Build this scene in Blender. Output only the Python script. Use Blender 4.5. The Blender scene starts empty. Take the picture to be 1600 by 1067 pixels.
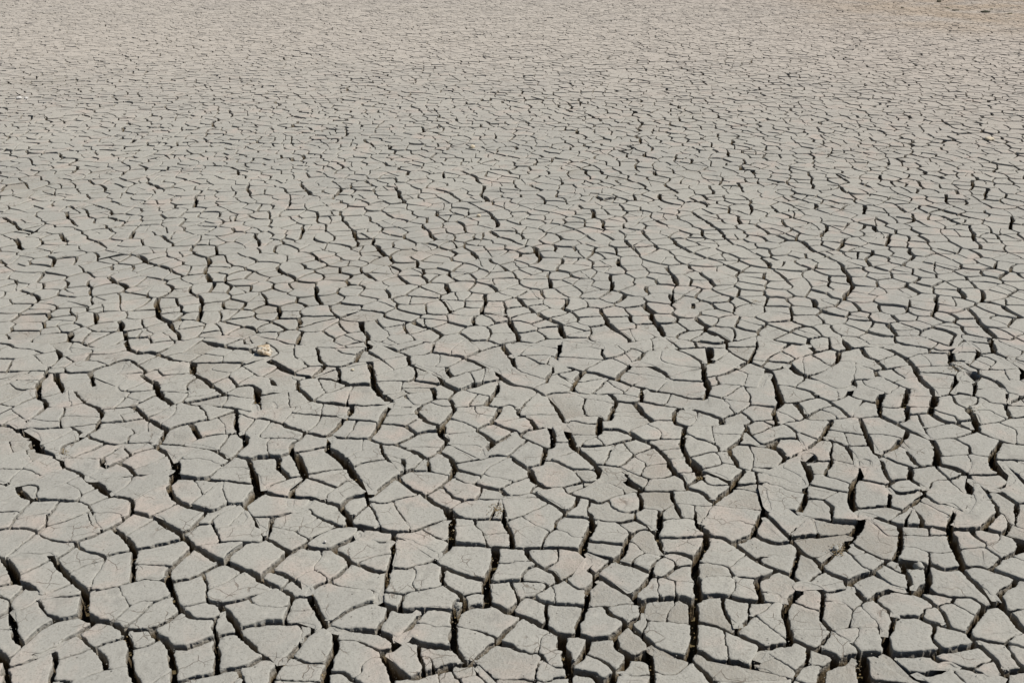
import bpy, math, random
from collections import defaultdict
from mathutils import noise, Vector

# ---------------------------------------------------------------- camera, sky, sun, exposure
SC = bpy.context.scene
FPX = 1600.0                       # focal length in pixels of the 1600 x 1067 photograph
PITCH = math.radians(24)           # the camera looks 24 degrees below the horizon
CAM_H = 1.7
cam_data = bpy.data.cameras.new("camera")
cam_data.sensor_width = 36.0
cam_data.lens = 36.0
cam_data.clip_end = 3000
cam = bpy.data.objects.new("camera", cam_data)
SC.collection.objects.link(cam)
cam.location = (0, 0, CAM_H)
cam.rotation_euler = (math.pi / 2 - PITCH, 0, 0)
SC.camera = cam

SUN_EL = math.radians(56)
SUN_AZ = math.radians(86)         # measured from +Y (the view direction) towards +X: from the right
world = bpy.data.worlds.new("World")
SC.world = world
world.use_nodes = True
wn = world.node_tree
sky = wn.nodes.new("ShaderNodeTexSky")
sky.sky_type = 'NISHITA'
sky.sun_disc = False
sky.sun_elevation = SUN_EL
sky.sun_rotation = SUN_AZ
bg = wn.nodes["Background"]
bg.inputs["Strength"].default_value = 0.05
wn.links.new(sky.outputs["Color"], bg.inputs["Color"])
sun_d = bpy.data.lights.new("sun", 'SUN')
sun_d.energy = 5.0
sun_d.angle = math.radians(0.5)
sun_d.color = (1.0, 0.965, 0.91)
sun = bpy.data.objects.new("sun", sun_d)
SC.collection.objects.link(sun)
sun_dir = Vector((math.sin(SUN_AZ) * math.cos(SUN_EL), math.cos(SUN_AZ) * math.cos(SUN_EL), math.sin(SUN_EL)))
sun.rotation_euler = sun_dir.to_track_quat('Z', 'Y').to_euler()
sun.location = sun_dir * 30
SC.view_settings.view_transform = 'Standard'
SC.view_settings.look = 'None'
SC.view_settings.exposure = 0.06
SC.view_settings.gamma = 1.0
SC.cycles.diffuse_bounces = 1

random.seed(11)

# ---------------------------------------------------------------- materials
def nodes_of(name, rough=0.95):
    m = bpy.data.materials.new(name)
    m.use_nodes = True
    nt = m.node_tree
    b = nt.nodes["Principled BSDF"]
    b.inputs["Roughness"].default_value = rough
    b.inputs["Specular IOR Level"].default_value = 0.15
    return m, nt, b

def N(nt, kind, **kw):
    n = nt.nodes.new(kind)
    for k, v in kw.items():
        if k in n.inputs:
            n.inputs[k].default_value = v
        else:
            setattr(n, k, v)
    return n

def noise_tex(nt, vec, scale, detail=4, rough=0.55, dist=0.0):
    n = N(nt, "ShaderNodeTexNoise")
    n.inputs["Scale"].default_value = scale
    n.inputs["Detail"].default_value = detail
    n.inputs["Roughness"].default_value = rough
    n.inputs["Distortion"].default_value = dist
    nt.links.new(vec, n.inputs["Vector"])
    return n.outputs["Fac"]

def ramp(nt, fac, lo, hi):
    n = N(nt, "ShaderNodeMapRange")
    n.interpolation_type = 'SMOOTHSTEP'
    n.inputs["From Min"].default_value = lo
    n.inputs["From Max"].default_value = hi
    nt.links.new(fac, n.inputs["Value"])
    return n.outputs["Result"]

def mix(nt, fac, a, b):
    n = N(nt, "ShaderNodeMix")
    n.data_type = 'RGBA'
    for sock, v in ((n.inputs[6], a), (n.inputs[7], b)):
        if isinstance(v, tuple):
            sock.default_value = (*v, 1)
        else:
            nt.links.new(v, sock)
    if isinstance(fac, float):
        n.inputs[0].default_value = fac
    else:
        nt.links.new(fac, n.inputs[0])
    return n.outputs[2]

def mathn(nt, op, a, b=None):
    n = N(nt, "ShaderNodeMath")
    n.operation = op
    for i, v in enumerate((a, b)):
        if v is None: continue
        if isinstance(v, (int, float)):
            n.inputs[i].default_value = v
        else:
            nt.links.new(v, n.inputs[i])
    return n.outputs[0]

def add_bump(nt, bsdf, height, dist, strength=1.0, prev=None):
    b = N(nt, "ShaderNodeBump")
    b.inputs["Distance"].default_value = dist
    b.inputs["Strength"].default_value = strength
    nt.links.new(height, b.inputs["Height"])
    if prev is not None:
        nt.links.new(prev, b.inputs["Normal"])
    nt.links.new(b.outputs["Normal"], bsdf.inputs["Normal"])
    return b.outputs["Normal"]

GREY = (0.345, 0.333, 0.294)
GREY2 = (0.308, 0.299, 0.268)
PINK = (0.400, 0.340, 0.292)
TAN = (0.425, 0.385, 0.335)
OCHRE = (0.25, 0.18, 0.085)

def mud_material():
    m, nt, b = nodes_of("dry_mud")
    geo = N(nt, "ShaderNodeNewGeometry")
    P = geo.outputs["Position"]
    sep = N(nt, "ShaderNodeSeparateXYZ")
    nt.links.new(P, sep.inputs[0])
    # grey mud with cooler clouds
    col = mix(nt, ramp(nt, noise_tex(nt, P, 1.3, 5), 0.35, 0.65), GREY, GREY2)
    # reddish dried film in patches
    pk = ramp(nt, noise_tex(nt, P, 5.0, 5, 0.6, 0.4), 0.49, 0.72)
    pk = mathn(nt, 'MULTIPLY', pk, 0.8)
    col = mix(nt, pk, col, PINK)
    # broad tan and bluish areas further out on the flat
    far = ramp(nt, mathn(nt, 'ADD', sep.outputs["Y"], mathn(nt, 'MULTIPLY', noise_tex(nt, P, 0.3, 3), 5.0)), 8.5, 15.5)
    col = mix(nt, far, col, TAN)
    right = mathn(nt, 'MULTIPLY', ramp(nt, sep.outputs["X"], 3.2, 6.8), ramp(nt, sep.outputs["Y"], 11.5, 15.5))
    right = mathn(nt, 'MULTIPLY', right, ramp(nt, noise_tex(nt, P, 0.9, 4), 0.3, 0.6))
    col = mix(nt, right, col, (0.40, 0.315, 0.225))
    rosy = mathn(nt, 'MULTIPLY', ramp(nt, mathn(nt, 'ADD', sep.outputs["X"], mathn(nt, 'MULTIPLY', noise_tex(nt, P, 0.5, 3), 3.0)), 1.5, 6.5), ramp(nt, sep.outputs["Y"], 4.5, 8))
    col = mix(nt, mathn(nt, 'MULTIPLY', rosy, 0.3), col, PINK)
    blu = mathn(nt, 'MULTIPLY', ramp(nt, noise_tex(nt, P, 0.8, 4), 0.5, 0.7), 0.1)
    col = mix(nt, blu, col, (0.315, 0.300, 0.290))
    # fine grain and damp-looking spots
    fine = noise_tex(nt, P, 160, 6, 0.7)
    col = mix(nt, mathn(nt, 'MULTIPLY', ramp(nt, fine, 0.48, 0.70), 0.8), col, (0.20, 0.19, 0.165))
    blot = mathn(nt, 'MULTIPLY', ramp(nt, noise_tex(nt, P, 15, 5, 0.65), 0.53, 0.70), 0.6)
    col = mix(nt, blot, col, (0.235, 0.225, 0.20))
    light = mathn(nt, 'MULTIPLY', ramp(nt, noise_tex(nt, P, 31, 4, 0.6), 0.58, 0.72), 0.4)
    col = mix(nt, light, col, (0.42, 0.40, 0.35))
    spark = mathn(nt, 'MULTIPLY', ramp(nt, noise_tex(nt, P, 420, 2, 0.5), 0.70, 0.76), 0.7)
    col = mix(nt, spark, col, (0.60, 0.57, 0.52))
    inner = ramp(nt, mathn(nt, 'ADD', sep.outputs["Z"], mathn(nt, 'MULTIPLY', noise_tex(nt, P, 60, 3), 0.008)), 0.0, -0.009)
    col = mix(nt, inner, col, (0.285, 0.262, 0.222))     # broken faces are browner than the dusty top, and darkened to paint in crack shade
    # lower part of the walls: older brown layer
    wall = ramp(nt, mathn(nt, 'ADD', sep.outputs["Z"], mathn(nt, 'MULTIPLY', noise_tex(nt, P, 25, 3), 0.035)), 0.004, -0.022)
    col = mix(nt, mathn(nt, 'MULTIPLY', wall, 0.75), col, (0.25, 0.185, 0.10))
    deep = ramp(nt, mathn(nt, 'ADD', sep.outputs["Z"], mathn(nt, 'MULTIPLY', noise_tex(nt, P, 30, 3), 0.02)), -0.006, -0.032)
    col = mix(nt, deep, col, (0.11, 0.08, 0.045))      # crack shade painted in: walls go near-black with depth
    # tiny pores
    vor = N(nt, "ShaderNodeTexVoronoi")
    vor.inputs["Scale"].default_value = 38
    nt.links.new(P, vor.inputs["Vector"])
    pore = ramp(nt, vor.outputs["Distance"], 0.13, 0.05)
    pore = mathn(nt, 'MULTIPLY', pore, ramp(nt, noise_tex(nt, P, 9, 2), 0.5, 0.6))
    col = mix(nt, mathn(nt, 'MULTIPLY', pore, 0.7), col, (0.09, 0.08, 0.065))
    # hair-thin surface cracks in the film
    wv = N(nt, "ShaderNodeVectorMath"); wv.operation = 'ADD'
    nz = N(nt, "ShaderNodeTexNoise"); nz.inputs["Scale"].default_value = 22; nz.inputs["Detail"].default_value = 3
    nt.links.new(P, nz.inputs["Vector"])
    sc = N(nt, "ShaderNodeVectorMath"); sc.operation = 'SCALE'; sc.inputs["Scale"].default_value = 0.03
    nt.links.new(nz.outputs["Color"], sc.inputs[0])
    nt.links.new(P, wv.inputs[0]); nt.links.new(sc.outputs[0], wv.inputs[1])
    ve = N(nt, "ShaderNodeTexVoronoi"); ve.feature = 'DISTANCE_TO_EDGE'; ve.inputs["Scale"].default_value = 15
    nt.links.new(wv.outputs[0], ve.inputs["Vector"])
    hair = ramp(nt, ve.outputs["Distance"], 0.020, 0.006)
    hair = mathn(nt, 'MULTIPLY', hair, ramp(nt, noise_tex(nt, P, 7, 3), 0.54, 0.62))
    col = mix(nt, mathn(nt, 'MULTIPLY', hair, 0.6), col, (0.13, 0.10, 0.075))
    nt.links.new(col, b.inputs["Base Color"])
    n1 = add_bump(nt, b, noise_tex(nt, P, 48, 7, 0.68), 0.005, 0.6)
    n2 = add_bump(nt, b, noise_tex(nt, P, 330, 4, 0.7), 0.0009, 0.6, n1)
    # clods and strata only on the walls
    wm = mathn(nt, 'MULTIPLY', noise_tex(nt, P, 120, 5, 0.7), ramp(nt, sep.outputs["Z"], 0.002, -0.012))
    n3 = add_bump(nt, b, wm, 0.006, 0.9, n2)
    add_bump(nt, b, mathn(nt, 'ADD', hair, pore), -0.0016, 0.8, n3)
    return m

def soil_material():
    m, nt, b = nodes_of("crack_soil")
    P = N(nt, "ShaderNodeNewGeometry").outputs["Position"]
    col = mix(nt, ramp(nt, noise_tex(nt, P, 14, 5), 0.35, 0.65), (0.10, 0.075, 0.04), (0.15, 0.115, 0.06))
    col = mix(nt, ramp(nt, noise_tex(nt, P, 90, 5, 0.7), 0.5, 0.7), col, (0.10, 0.09, 0.035))
    nt.links.new(col, b.inputs["Base Color"])
    n1 = add_bump(nt, b, noise_tex(nt, P, 60, 6, 0.7), 0.012, 0.9)
    return m

def plain_material(name, c1, c2, scale, bump=0.002, spot=None):
    m, nt, b = nodes_of(name)
    P = N(nt, "ShaderNodeNewGeometry").outputs["Position"]
    col = mix(nt, ramp(nt, noise_tex(nt, P, scale, 5, 0.65), 0.4, 0.6), c1, c2)
    if spot:
        v = N(nt, "ShaderNodeTexVoronoi"); v.inputs["Scale"].default_value = scale * 3
        nt.links.new(P, v.inputs["Vector"])
        col = mix(nt, ramp(nt, v.outputs["Distance"], 0.28, 0.16), col, spot)
    nt.links.new(col, b.inputs["Base Color"])
    add_bump(nt, b, noise_tex(nt, P, scale * 2.5, 6, 0.7), bump, 0.9)
    return m

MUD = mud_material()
SOIL = soil_material()
STONE = plain_material("speckled_stone", (0.48, 0.45, 0.385), (0.40, 0.30, 0.19), 45, 0.003, (0.24, 0.18, 0.11))
PALE = plain_material("pale_stone", (0.55, 0.50, 0.40), (0.48, 0.40, 0.28), 60)
WHITE = plain_material("white_stone", (0.60, 0.59, 0.57), (0.5, 0.48, 0.45), 20)
CRUMB = plain_material("mud_crumbs", (0.24, 0.17, 0.08), (0.30, 0.25, 0.17), 40, 0.001)
CLOD = plain_material("dark_clod", (0.07, 0.07, 0.05), (0.13, 0.115, 0.08), 25, 0.004)
TUFT = plain_material("tuft", (0.06, 0.065, 0.035), (0.11, 0.10, 0.06), 30)

# cracks, tile by tile: width class, then points in quarter pixels of the photograph
TRACE = '''#T 0 800
4 830,0 985,40 1120,130 1210,220 1300,265 1390,310 1430,320 1500,360 1600,400
3 1550,0 1600,70
3 140,0 100,40 55,105 0,112
3 55,102 150,105 225,125 290,165 380,185 470,183 490,215 540,250 640,270 670,300
1 670,300 640,350
3 225,135 140,200 30,290 0,275
5 20,288 55,340 85,400 90,450
4 90,450 150,455 215,490 250,530
3 85,455 0,465
2 45,290 110,258 220,262 300,262
4 300,262 350,310 410,390 480,450 530,490
5 530,490 525,560 520,640 590,680
4 590,680 700,690 770,730 800,780
4 800,780 820,850 815,950 830,1030 860,1067
3 345,298 420,250 485,205
3 330,290 220,350 105,400 88,415
2 250,530 330,495 430,455
3 240,540 380,535 520,520
2 430,385 560,330 670,300
4 530,490 600,490 660,480 740,465 830,440 920,418 1020,430 1050,440
4 690,95 715,105 790,160 830,230 832,320 830,440
3 660,280 740,255 820,238
3 835,230 960,210 1115,180
2 832,325 950,325 1040,332
4 1205,230 1110,300 1050,355
4 1050,355 1050,440 1080,520 1120,600 1165,640 1205,665
4 1060,435 1180,415 1270,375 1350,330 1410,315
3 1200,665 1280,665 1340,660 1385,630 1388,600
3 1262,378 1300,460 1300,555
2 1300,485 1410,440 1520,370
3 1120,600 1210,575 1300,552
4 1300,550 1380,570 1440,565 1520,550 1600,520
4 1383,570 1388,600 1430,640 1480,700 1500,770 1560,820 1600,860
2 1560,545 1600,595
3 1345,660 1350,760 1352,800
4 1352,790 1360,860 1355,1000
3 1352,772 1430,750 1500,758
4 945,725 960,775 1020,800 1065,850
4 1065,850 1160,845 1240,820 1300,790 1352,775
4 1065,850 1060,920 1085,980 1090,1067
4 770,730 850,735 960,720 1040,690 1130,615
3 818,850 880,845 950,815 1000,795
1 745,465 770,530 815,590
2 815,590 720,670 700,690
1 815,590 870,565 965,565
2 1060,530 965,570 880,640 790,705
2 560,30 570,75 625,95 635,125
2 235,130 300,80 400,60 500,20 540,0
2 290,0 295,85
1 80,50 290,15
4 480,185 560,160 640,120 730,70 820,5
2 620,0 740,5 770,40
2 780,145 880,95 975,40
3 1130,135 1200,95 1215,70 1290,0
3 1215,80 1310,65 1370,10 1390,0
3 1320,62 1350,130 1380,197
3 1210,220 1380,198 1490,185 1600,185
1 1345,108 1490,75 1535,45 1520,0
4 1410,310 1440,255 1510,205 1530,187
3 160,458 100,530 70,560
2 0,530 70,558
3 72,560 60,610 0,655
2 65,600 130,615 210,575 245,535
3 235,560 270,630 345,670 352,690
4 60,608 75,690 95,770 150,830
3 150,830 250,740 350,680 490,645 520,640
2 0,735 85,730
3 120,880 230,890 330,850 420,790 500,750 590,690
2 150,830 120,870 50,920
5 0,890 40,930 30,1000 40,1067
3 125,880 190,890 225,910
3 40,975 150,950 225,910 325,868
4 320,865 340,920 345,970 330,1030 320,1067
3 330,1030 400,1067
3 345,925 450,895 590,845
3 475,765 560,825 610,860
4 610,860 650,910 660,990
3 590,845 680,810 760,785 800,780
3 330,1060 460,1060 560,1020 650,990 730,985 815,965
1 960,1067 1050,1010
3 1090,1060 1200,1035 1290,1010 1355,1000
3 1355,1000 1420,975 1490,970 1560,950 1600,930
2 1490,970 1530,1067
#T 400 800
3 0,30 100,30 160,15 215,0
4 0,85 45,110 65,160
4 100,30 90,90 65,160
4 65,160 130,185 200,240
3 60,160 30,185 0,190
1 95,85 245,105
2 245,105 325,165
1 245,105 300,70 380,30
3 320,170 400,125 470,95 520,88
3 340,0 420,40 490,70 530,90 575,80
4 555,0 580,30 575,80
3 640,0 600,30 580,50
4 575,80 690,95 780,110 860,125 970,120
4 970,120 1060,80 1180,45 1215,30
3 900,0 950,60 965,120
5 1205,0 1230,60 1225,140 1210,205
4 210,245 285,200 330,215 410,225 490,215
4 490,215 560,180 620,150 650,120 665,92
3 285,200 320,165
3 655,115 660,150 740,180 820,185 862,165
4 865,125 860,190 855,270 830,350 810,420 780,500 765,575
4 490,215 505,240 560,270 590,310 680,335 790,370 825,360
2 640,325 650,305 730,275 855,255
4 85,362 200,400 265,435 325,490 335,525
4 205,240 110,330 30,400 0,425
4 10,420 80,450 150,475 230,525
2 150,472 230,415
3 232,525 200,610 170,690
4 0,705 90,690 170,695 280,690 350,705 355,745
1 0,595 150,600 205,590
1 200,605 370,605
1 410,228 405,285 365,320 365,355 460,345
1 240,425 310,375 365,355
2 365,355 435,400 440,435
4 590,325 520,390 450,430 380,450 340,480 335,520
3 230,525 280,520 335,525
5 335,520 375,600 430,705
4 430,705 520,650 600,600 680,570 745,555 765,575
3 450,430 560,465 730,490 745,555
2 790,500 920,515 1000,500 1170,455
3 920,515 890,605
1 985,335 1000,400 980,450 1000,500
4 835,350 940,350 1040,325 1120,300 1210,205
3 870,160 980,180 1080,230 1135,260 1135,290
3 1030,95 1120,150 1215,190
4 1110,300 1190,345 1290,385 1400,410 1440,410
4 1175,340 1165,420 1200,470 1270,510 1300,560 1300,600
5 1485,208 1495,300 1450,390 1435,460 1440,580
4 1212,200 1340,200 1460,205 1595,218
1 1228,90 1370,70
2 1370,40 1375,75 1420,120 1445,205
1 1430,130 1585,125
3 1228,30 1370,40 1460,35 1550,40
2 1460,35 1480,0
4 1545,0 1550,60 1590,130 1595,215
2 1495,318 1600,318
3 1450,430 1540,435 1600,430
4 1440,560 1520,590 1570,620 1600,590
3 1285,525 1370,495 1438,500
4 1300,600 1360,580 1440,580
4 1300,590 1270,620 1240,620
4 770,570 830,590 890,605 960,610 1090,605 1180,610 1245,620
3 1240,615 1235,560 1295,550
5 1240,620 1245,700 1235,780 1245,850
4 1245,850 1290,900 1320,935
3 1245,705 1370,725 1490,765 1505,800
4 1505,800 1440,840 1380,890 1320,935
4 1505,800 1560,740 1600,700
4 1505,800 1600,835
5 430,705 500,745 505,820 475,900 440,1000 430,1067
4 450,700 540,725 640,725 740,735 810,760 870,800 880,830
3 825,590 780,680 745,738
4 1060,608 980,700 920,770 880,830
3 505,790 610,795 700,835 780,865
4 790,890 775,860 850,855 880,830
5 790,890 830,950 900,1000 950,1040
4 830,950 850,1030 850,1067
4 950,1040 1010,1010 1060,990 1140,965 1220,940 1320,935
4 880,830 935,790 1000,810 1100,830 1240,840
3 1020,818 1010,900 1040,960 1040,1000
2 1010,895 1070,900 1105,975
1 1000,690 1045,690 1130,715 1240,715
4 0,920 70,905 130,930 120,970
4 120,970 190,900 250,840 300,780 355,745
4 120,965 95,1030 90,1067
2 270,695 280,745 265,815
3 200,895 300,930 460,935
3 355,745 430,708
3 100,1050 200,1050 300,1060 420,1060
3 445,1000 530,990 580,1020 640,1067
1 605,1035 660,1000 665,960 700,920 800,905
3 950,1050 1000,1050 1120,1000 1230,965 1235,940
2 1230,960 1245,1000 1290,1067
3 1265,1035 1390,1000 1380,935
1 1145,990 1150,1067
4 1320,935 1380,935 1440,1000 1520,1067
3 1385,1000 1410,1040 1430,1067
#T 800 800
2 0,40 60,20 100,0
2 60,20 150,80 200,100 235,118
3 235,118 270,100 275,65 330,20 340,0
3 235,118 200,165 180,218
4 0,215 90,220 180,220 290,215 400,225 435,240
1 270,100 345,120 375,145 470,150
5 435,240 460,180 490,110 505,60 480,0
3 330,25 420,30 490,40
4 495,40 560,50 640,60 690,55 770,35
3 770,0 775,40 850,80 905,130
4 925,0 925,80 905,130
3 925,45 1000,35 1110,30 1160,45
3 640,60 700,100 735,130
3 735,130 800,100 870,95
3 465,165 570,180 710,192
4 735,130 700,190 690,240 640,290
4 440,238 540,270 640,292
2 710,170 740,170 800,220 830,240 900,255 935,275
2 830,240 780,260 750,320
4 640,290 700,310 750,320 800,340 870,375
3 865,360 885,310 935,275 942,250
4 905,130 930,190 942,250
3 925,150 1060,155 1200,145
4 942,245 1010,245 1080,260 1135,285
5 1150,0 1170,80 1220,130 1205,210
4 1225,140 1310,155 1370,190
4 1370,190 1430,170 1510,130 1530,80 1560,20 1570,0
1 1190,78 1310,60 1420,50
2 1420,45 1470,65 1530,70
4 1520,115 1560,160 1600,165
4 1370,190 1405,205 1460,250 1530,290 1600,330
3 1530,290 1570,265 1600,265
3 938,270 1015,310 1020,340
3 1020,340 1070,325 1145,320
3 880,400 935,400 1020,425 1150,435
3 935,400 985,370 1020,340
5 1200,210 1145,290 1145,360 1160,450 1180,540
1 1150,300 1200,300 1310,315 1360,335
2 1360,335 1390,390
1 1365,330 1475,258
3 1155,395 1300,390 1400,390 1540,403
4 1540,405 1600,380
4 1540,405 1535,450 1555,490 1560,550
4 1180,530 1220,515 1300,510 1400,530 1540,550 1600,555
2 1370,390 1395,450
1 1400,450 1360,520
4 85,225 115,300 170,335 250,370 290,425
1 0,305 120,310
2 280,218 285,300 220,335
4 435,240 485,280 480,310 420,360 350,400 290,430 215,460
2 165,335 80,370 60,428
3 0,428 70,428 200,430 215,460
4 485,290 480,330 465,345 530,385
4 435,240 500,290 560,275 640,292
3 530,385 560,350 610,310 645,292
4 530,385 520,430 475,470
3 335,415 390,465 450,470 475,470
4 530,385 620,440 680,470 755,515
2 510,460 540,430 590,425
4 755,515 800,470 840,420 875,385
4 475,470 470,540 450,600
3 470,580 600,580 700,560 795,560
3 0,450 30,500 50,545
3 215,460 180,490 130,525
3 0,590 50,545 90,520 130,525
3 130,525 200,560 300,565 400,570 460,575
1 240,455 265,560
3 220,562 210,610 220,650 195,705
4 0,625 100,660 195,705 260,740 330,755 410,755
4 455,580 440,630 410,690 405,752
4 570,580 610,635 680,660 715,695
5 755,515 800,560 805,600
4 805,600 770,645 715,695
4 800,560 850,530 910,525 970,520 1050,520 1130,550 1180,540
1 1025,425 1030,520
1 910,400 910,470 930,525
1 1025,520 1020,560 975,600 970,672
3 805,600 850,670 980,672 1135,685
5 1130,550 1140,640 1135,740 1125,840 1100,905
4 405,750 480,775 580,775 640,760 715,695
2 850,668 825,735
4 715,695 735,690 780,740 850,790 870,850
4 800,600 815,640 800,650 735,690
4 850,800 910,850 980,880 1100,905
3 1320,530 1340,630 1400,690 1410,725
4 1140,675 1260,690 1330,720 1390,745
3 1385,745 1430,705 1490,655
2 1490,550 1475,600 1490,660
2 1490,655 1560,620 1600,590
1 1520,640 1600,700
4 1390,745 1450,770 1530,810 1560,830
4 1125,840 1190,870 1250,915 1360,920 1440,930 1480,975
2 1355,855 1365,920
4 1560,810 1550,880 1500,950 1480,980
4 1560,830 1600,840
4 1520,930 1560,890 1600,870
4 1480,975 1540,960 1600,990
3 0,845 70,865 165,868
1 250,735 190,760 180,810 165,868
2 165,868 195,885 280,850 325,860
3 180,880 190,905 160,960 150,1045
3 190,900 240,960 355,970
5 315,757 310,840 345,890 360,950 355,1030
4 485,775 470,850 430,920 365,950
3 450,880 530,900 600,940 645,1000
4 645,762 660,830 720,870 720,905
4 720,905 790,880 860,850 870,850
4 720,905 690,960 645,1000
3 720,905 800,905 860,930
4 860,850 860,930 870,980 870,1067
2 870,980 950,1003 1030,995 1105,940
1 670,1005 870,1005
4 1100,905 1170,960 1240,1020 1270,1067
4 358,990 440,995 520,1010 550,1050
3 550,1050 610,1020 645,1000
4 645,1000 620,1067
4 550,1050 550,1067
3 0,1030 80,1030 150,1045 220,1060 260,1040 355,1030
2 330,1035 340,1067
3 150,1045 140,1067
3 355,1025 365,1067
3 1440,930 1470,990 1450,1067
4 1480,975 1470,1040 1455,1067
#T 1200 800
4 0,20 60,80 130,150 150,180
2 125,140 200,75 270,28
3 150,0 260,25 400,45 490,50 575,55
2 400,0 400,45
3 270,28 300,80 320,135
4 135,150 240,135 320,135 460,130 545,120
5 585,0 570,80 520,150 480,220
4 575,0 610,0 700,30 790,60 860,68 960,75
3 885,0 865,30 860,68
4 930,0 960,40 960,75 1060,85 1145,105
4 1155,0 1145,60 1145,130
4 1145,95 1210,100 1345,95
4 1345,95 1380,50 1440,0
4 1345,95 1400,110 1480,135
3 1460,0 1500,50 1510,80 1480,135
1 1505,60 1600,95
4 1480,135 1540,150 1600,170
4 515,175 610,240 700,280 800,300
1 630,25 740,130 820,135
4 820,68 830,150 825,230 800,300
2 830,130 960,135 1145,135
2 1005,80 1010,135
2 830,205 930,215 1020,245 1180,245
2 1005,240 1015,320
5 1145,130 1175,220 1200,290 1235,345
4 800,300 900,300 1000,320 1100,350 1235,345
4 1235,345 1300,330 1380,350
1 1165,218 1200,215 1350,210
3 1290,98 1290,140 1360,190
1 1350,210 1360,190 1440,175 1450,130
2 1350,210 1450,275 1450,290
4 1480,135 1560,170 1575,220 1555,250
4 1380,350 1440,290 1500,270 1600,240
2 1500,265 1600,300
4 1380,350 1470,380 1550,410 1600,420
4 0,175 60,185 150,180
4 150,180 200,240 280,270 325,320
4 190,230 170,310 145,385
1 0,255 180,265
4 0,330 70,355 145,385
4 145,385 190,430 195,480
4 325,320 360,300 430,230 480,220
1 260,265 305,270 360,240 450,215
2 480,220 530,265 600,340 660,372
1 530,265 570,260 640,245
4 325,320 350,350 400,380 480,410 515,435
3 195,450 235,440 290,400 355,360
4 195,480 200,450 250,450 320,470 360,510
3 345,495 420,490 510,470
4 515,435 560,400 660,372
3 660,372 700,340 755,295
3 660,372 740,430 800,465 870,480
3 715,325 800,370 865,385
4 755,290 830,310 870,390 890,450 890,500
4 855,330 900,345 960,330 1000,350
4 1000,320 1000,440 960,460 890,500
4 1195,345 1260,405 1340,480 1400,530 1420,575
4 515,435 560,490 620,550 660,540
4 515,460 500,435
4 660,540 700,500 790,480 890,500
4 660,540 740,600 790,680 730,770
3 135,540 240,580 340,605
5 195,480 120,560 100,620 120,680 145,750 135,820
3 0,490 70,500 95,580
4 355,505 330,600 330,650 390,720
1 355,545 470,550 520,590 533,605
3 530,620 545,600 620,550
3 530,615 505,710
3 390,720 500,710 690,710
1 580,575 650,650 690,710 760,700
4 690,710 720,780
1 145,718 300,715 390,720
3 310,850 350,790 390,720
2 390,725 480,780 560,840 590,880
1 565,712 565,760 540,820
4 140,780 170,790 240,830 310,850
4 310,850 400,880 460,930
4 460,930 520,890 590,880
4 590,880 640,870 730,890 745,860
5 590,880 600,980 605,1067
5 730,770 745,860 770,930 830,970 950,1050
4 745,870 800,885 900,885 1000,875 1090,860 1190,850 1290,830
4 790,660 810,640 900,640 960,650 1040,690 1140,725
3 1040,690 1050,730 1030,780 1100,862
3 955,650 980,600 1060,585
4 890,500 930,500 1000,540 1060,590 1120,650 1140,725
3 930,500 950,490 1040,500
3 985,445 1050,500
3 1040,500 1170,525 1270,530 1350,580
2 1060,585 1150,560 1170,525
2 1150,560 1290,640
4 1140,725 1200,740 1265,770
4 1350,580 1300,660 1265,740 1265,800
4 1420,575 1460,500 1520,450 1560,415
5 1450,520 1480,590 1530,650 1600,740
4 1350,580 1400,575 1475,575
3 1500,610 1540,610 1600,600
4 1265,790 1380,800 1490,815
3 1495,815 1520,770 1600,755
2 1495,815 1600,840
3 1495,815 1540,900 1600,960
4 1265,790 1340,850 1420,920 1485,1010
4 1485,1010 1480,1067
4 1480,990 1600,975
4 1000,875 1060,920 1150,950 1240,970 1300,990 1380,1035
2 1260,972 1370,930 1420,920
4 1380,1035 1440,1020 1485,1010
4 870,1000 960,1000 1040,990 1140,950
2 1140,950 1190,1020 1240,1067
1 1160,970 1220,965
4 870,1000 960,1050 1000,1067
3 605,1030 700,1040 860,1055 950,1060
3 0,980 60,1010 160,1030
1 60,910 100,930 180,985
3 250,840 245,930 190,980 155,1067
1 225,950 260,940 340,960
4 340,970 430,930 460,930
4 345,965 330,1030 325,1067
3 175,1040 250,1060 330,1060
4 0,840 60,820 135,820
#T 0 533
3 0,10 60,20 90,40
3 90,35 200,50 260,75
2 0,70 90,42
2 0,108 110,108 200,85 260,75
2 280,0 350,40 365,55
2 260,75 365,52
4 365,52 375,100 340,140 300,162
2 200,88 260,130 300,162
2 460,0 430,40 450,65 545,65
1 435,35 560,45
2 480,0 580,30 575,60
4 575,60 540,118
2 575,80 690,75 790,50
3 540,118 620,120 680,145
3 0,185 130,188 285,185
3 285,185 300,162
3 95,105 40,185
2 300,170 400,160 410,190
2 400,160 470,125 540,118
4 285,185 285,215 240,250 240,350
1 140,240 255,240
3 0,275 60,250 160,205 180,187
2 50,255 110,290 240,290
3 285,195 430,195 560,190 650,150 680,145
4 345,195 380,280 400,335
4 560,190 575,260 590,300
1 375,250 570,230
2 240,350 390,310 560,300 600,295 710,275 790,222
2 570,215 680,210 770,210 790,222
4 680,145 780,105 860,140 915,190
2 860,135 960,95
4 880,160 880,205 935,245
3 890,200 980,170 1020,210
2 935,245 1050,205 1205,195
4 790,0 810,50 880,70 930,65 1010,85 1090,115 1205,125
3 970,75 1080,20 1090,0
2 1020,85 1140,60 1210,20 1240,0
2 1170,122 1270,70 1350,35
1 1090,65 1270,70
1 1270,75 1400,90 1390,125
1 1395,90 1470,45
4 1300,0 1400,30 1500,45 1570,55 1595,100
5 1205,125 1205,200
3 1205,125 1340,125 1520,125 1595,100
2 1310,165 1430,185 1450,185
1 1320,165 1370,125
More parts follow.
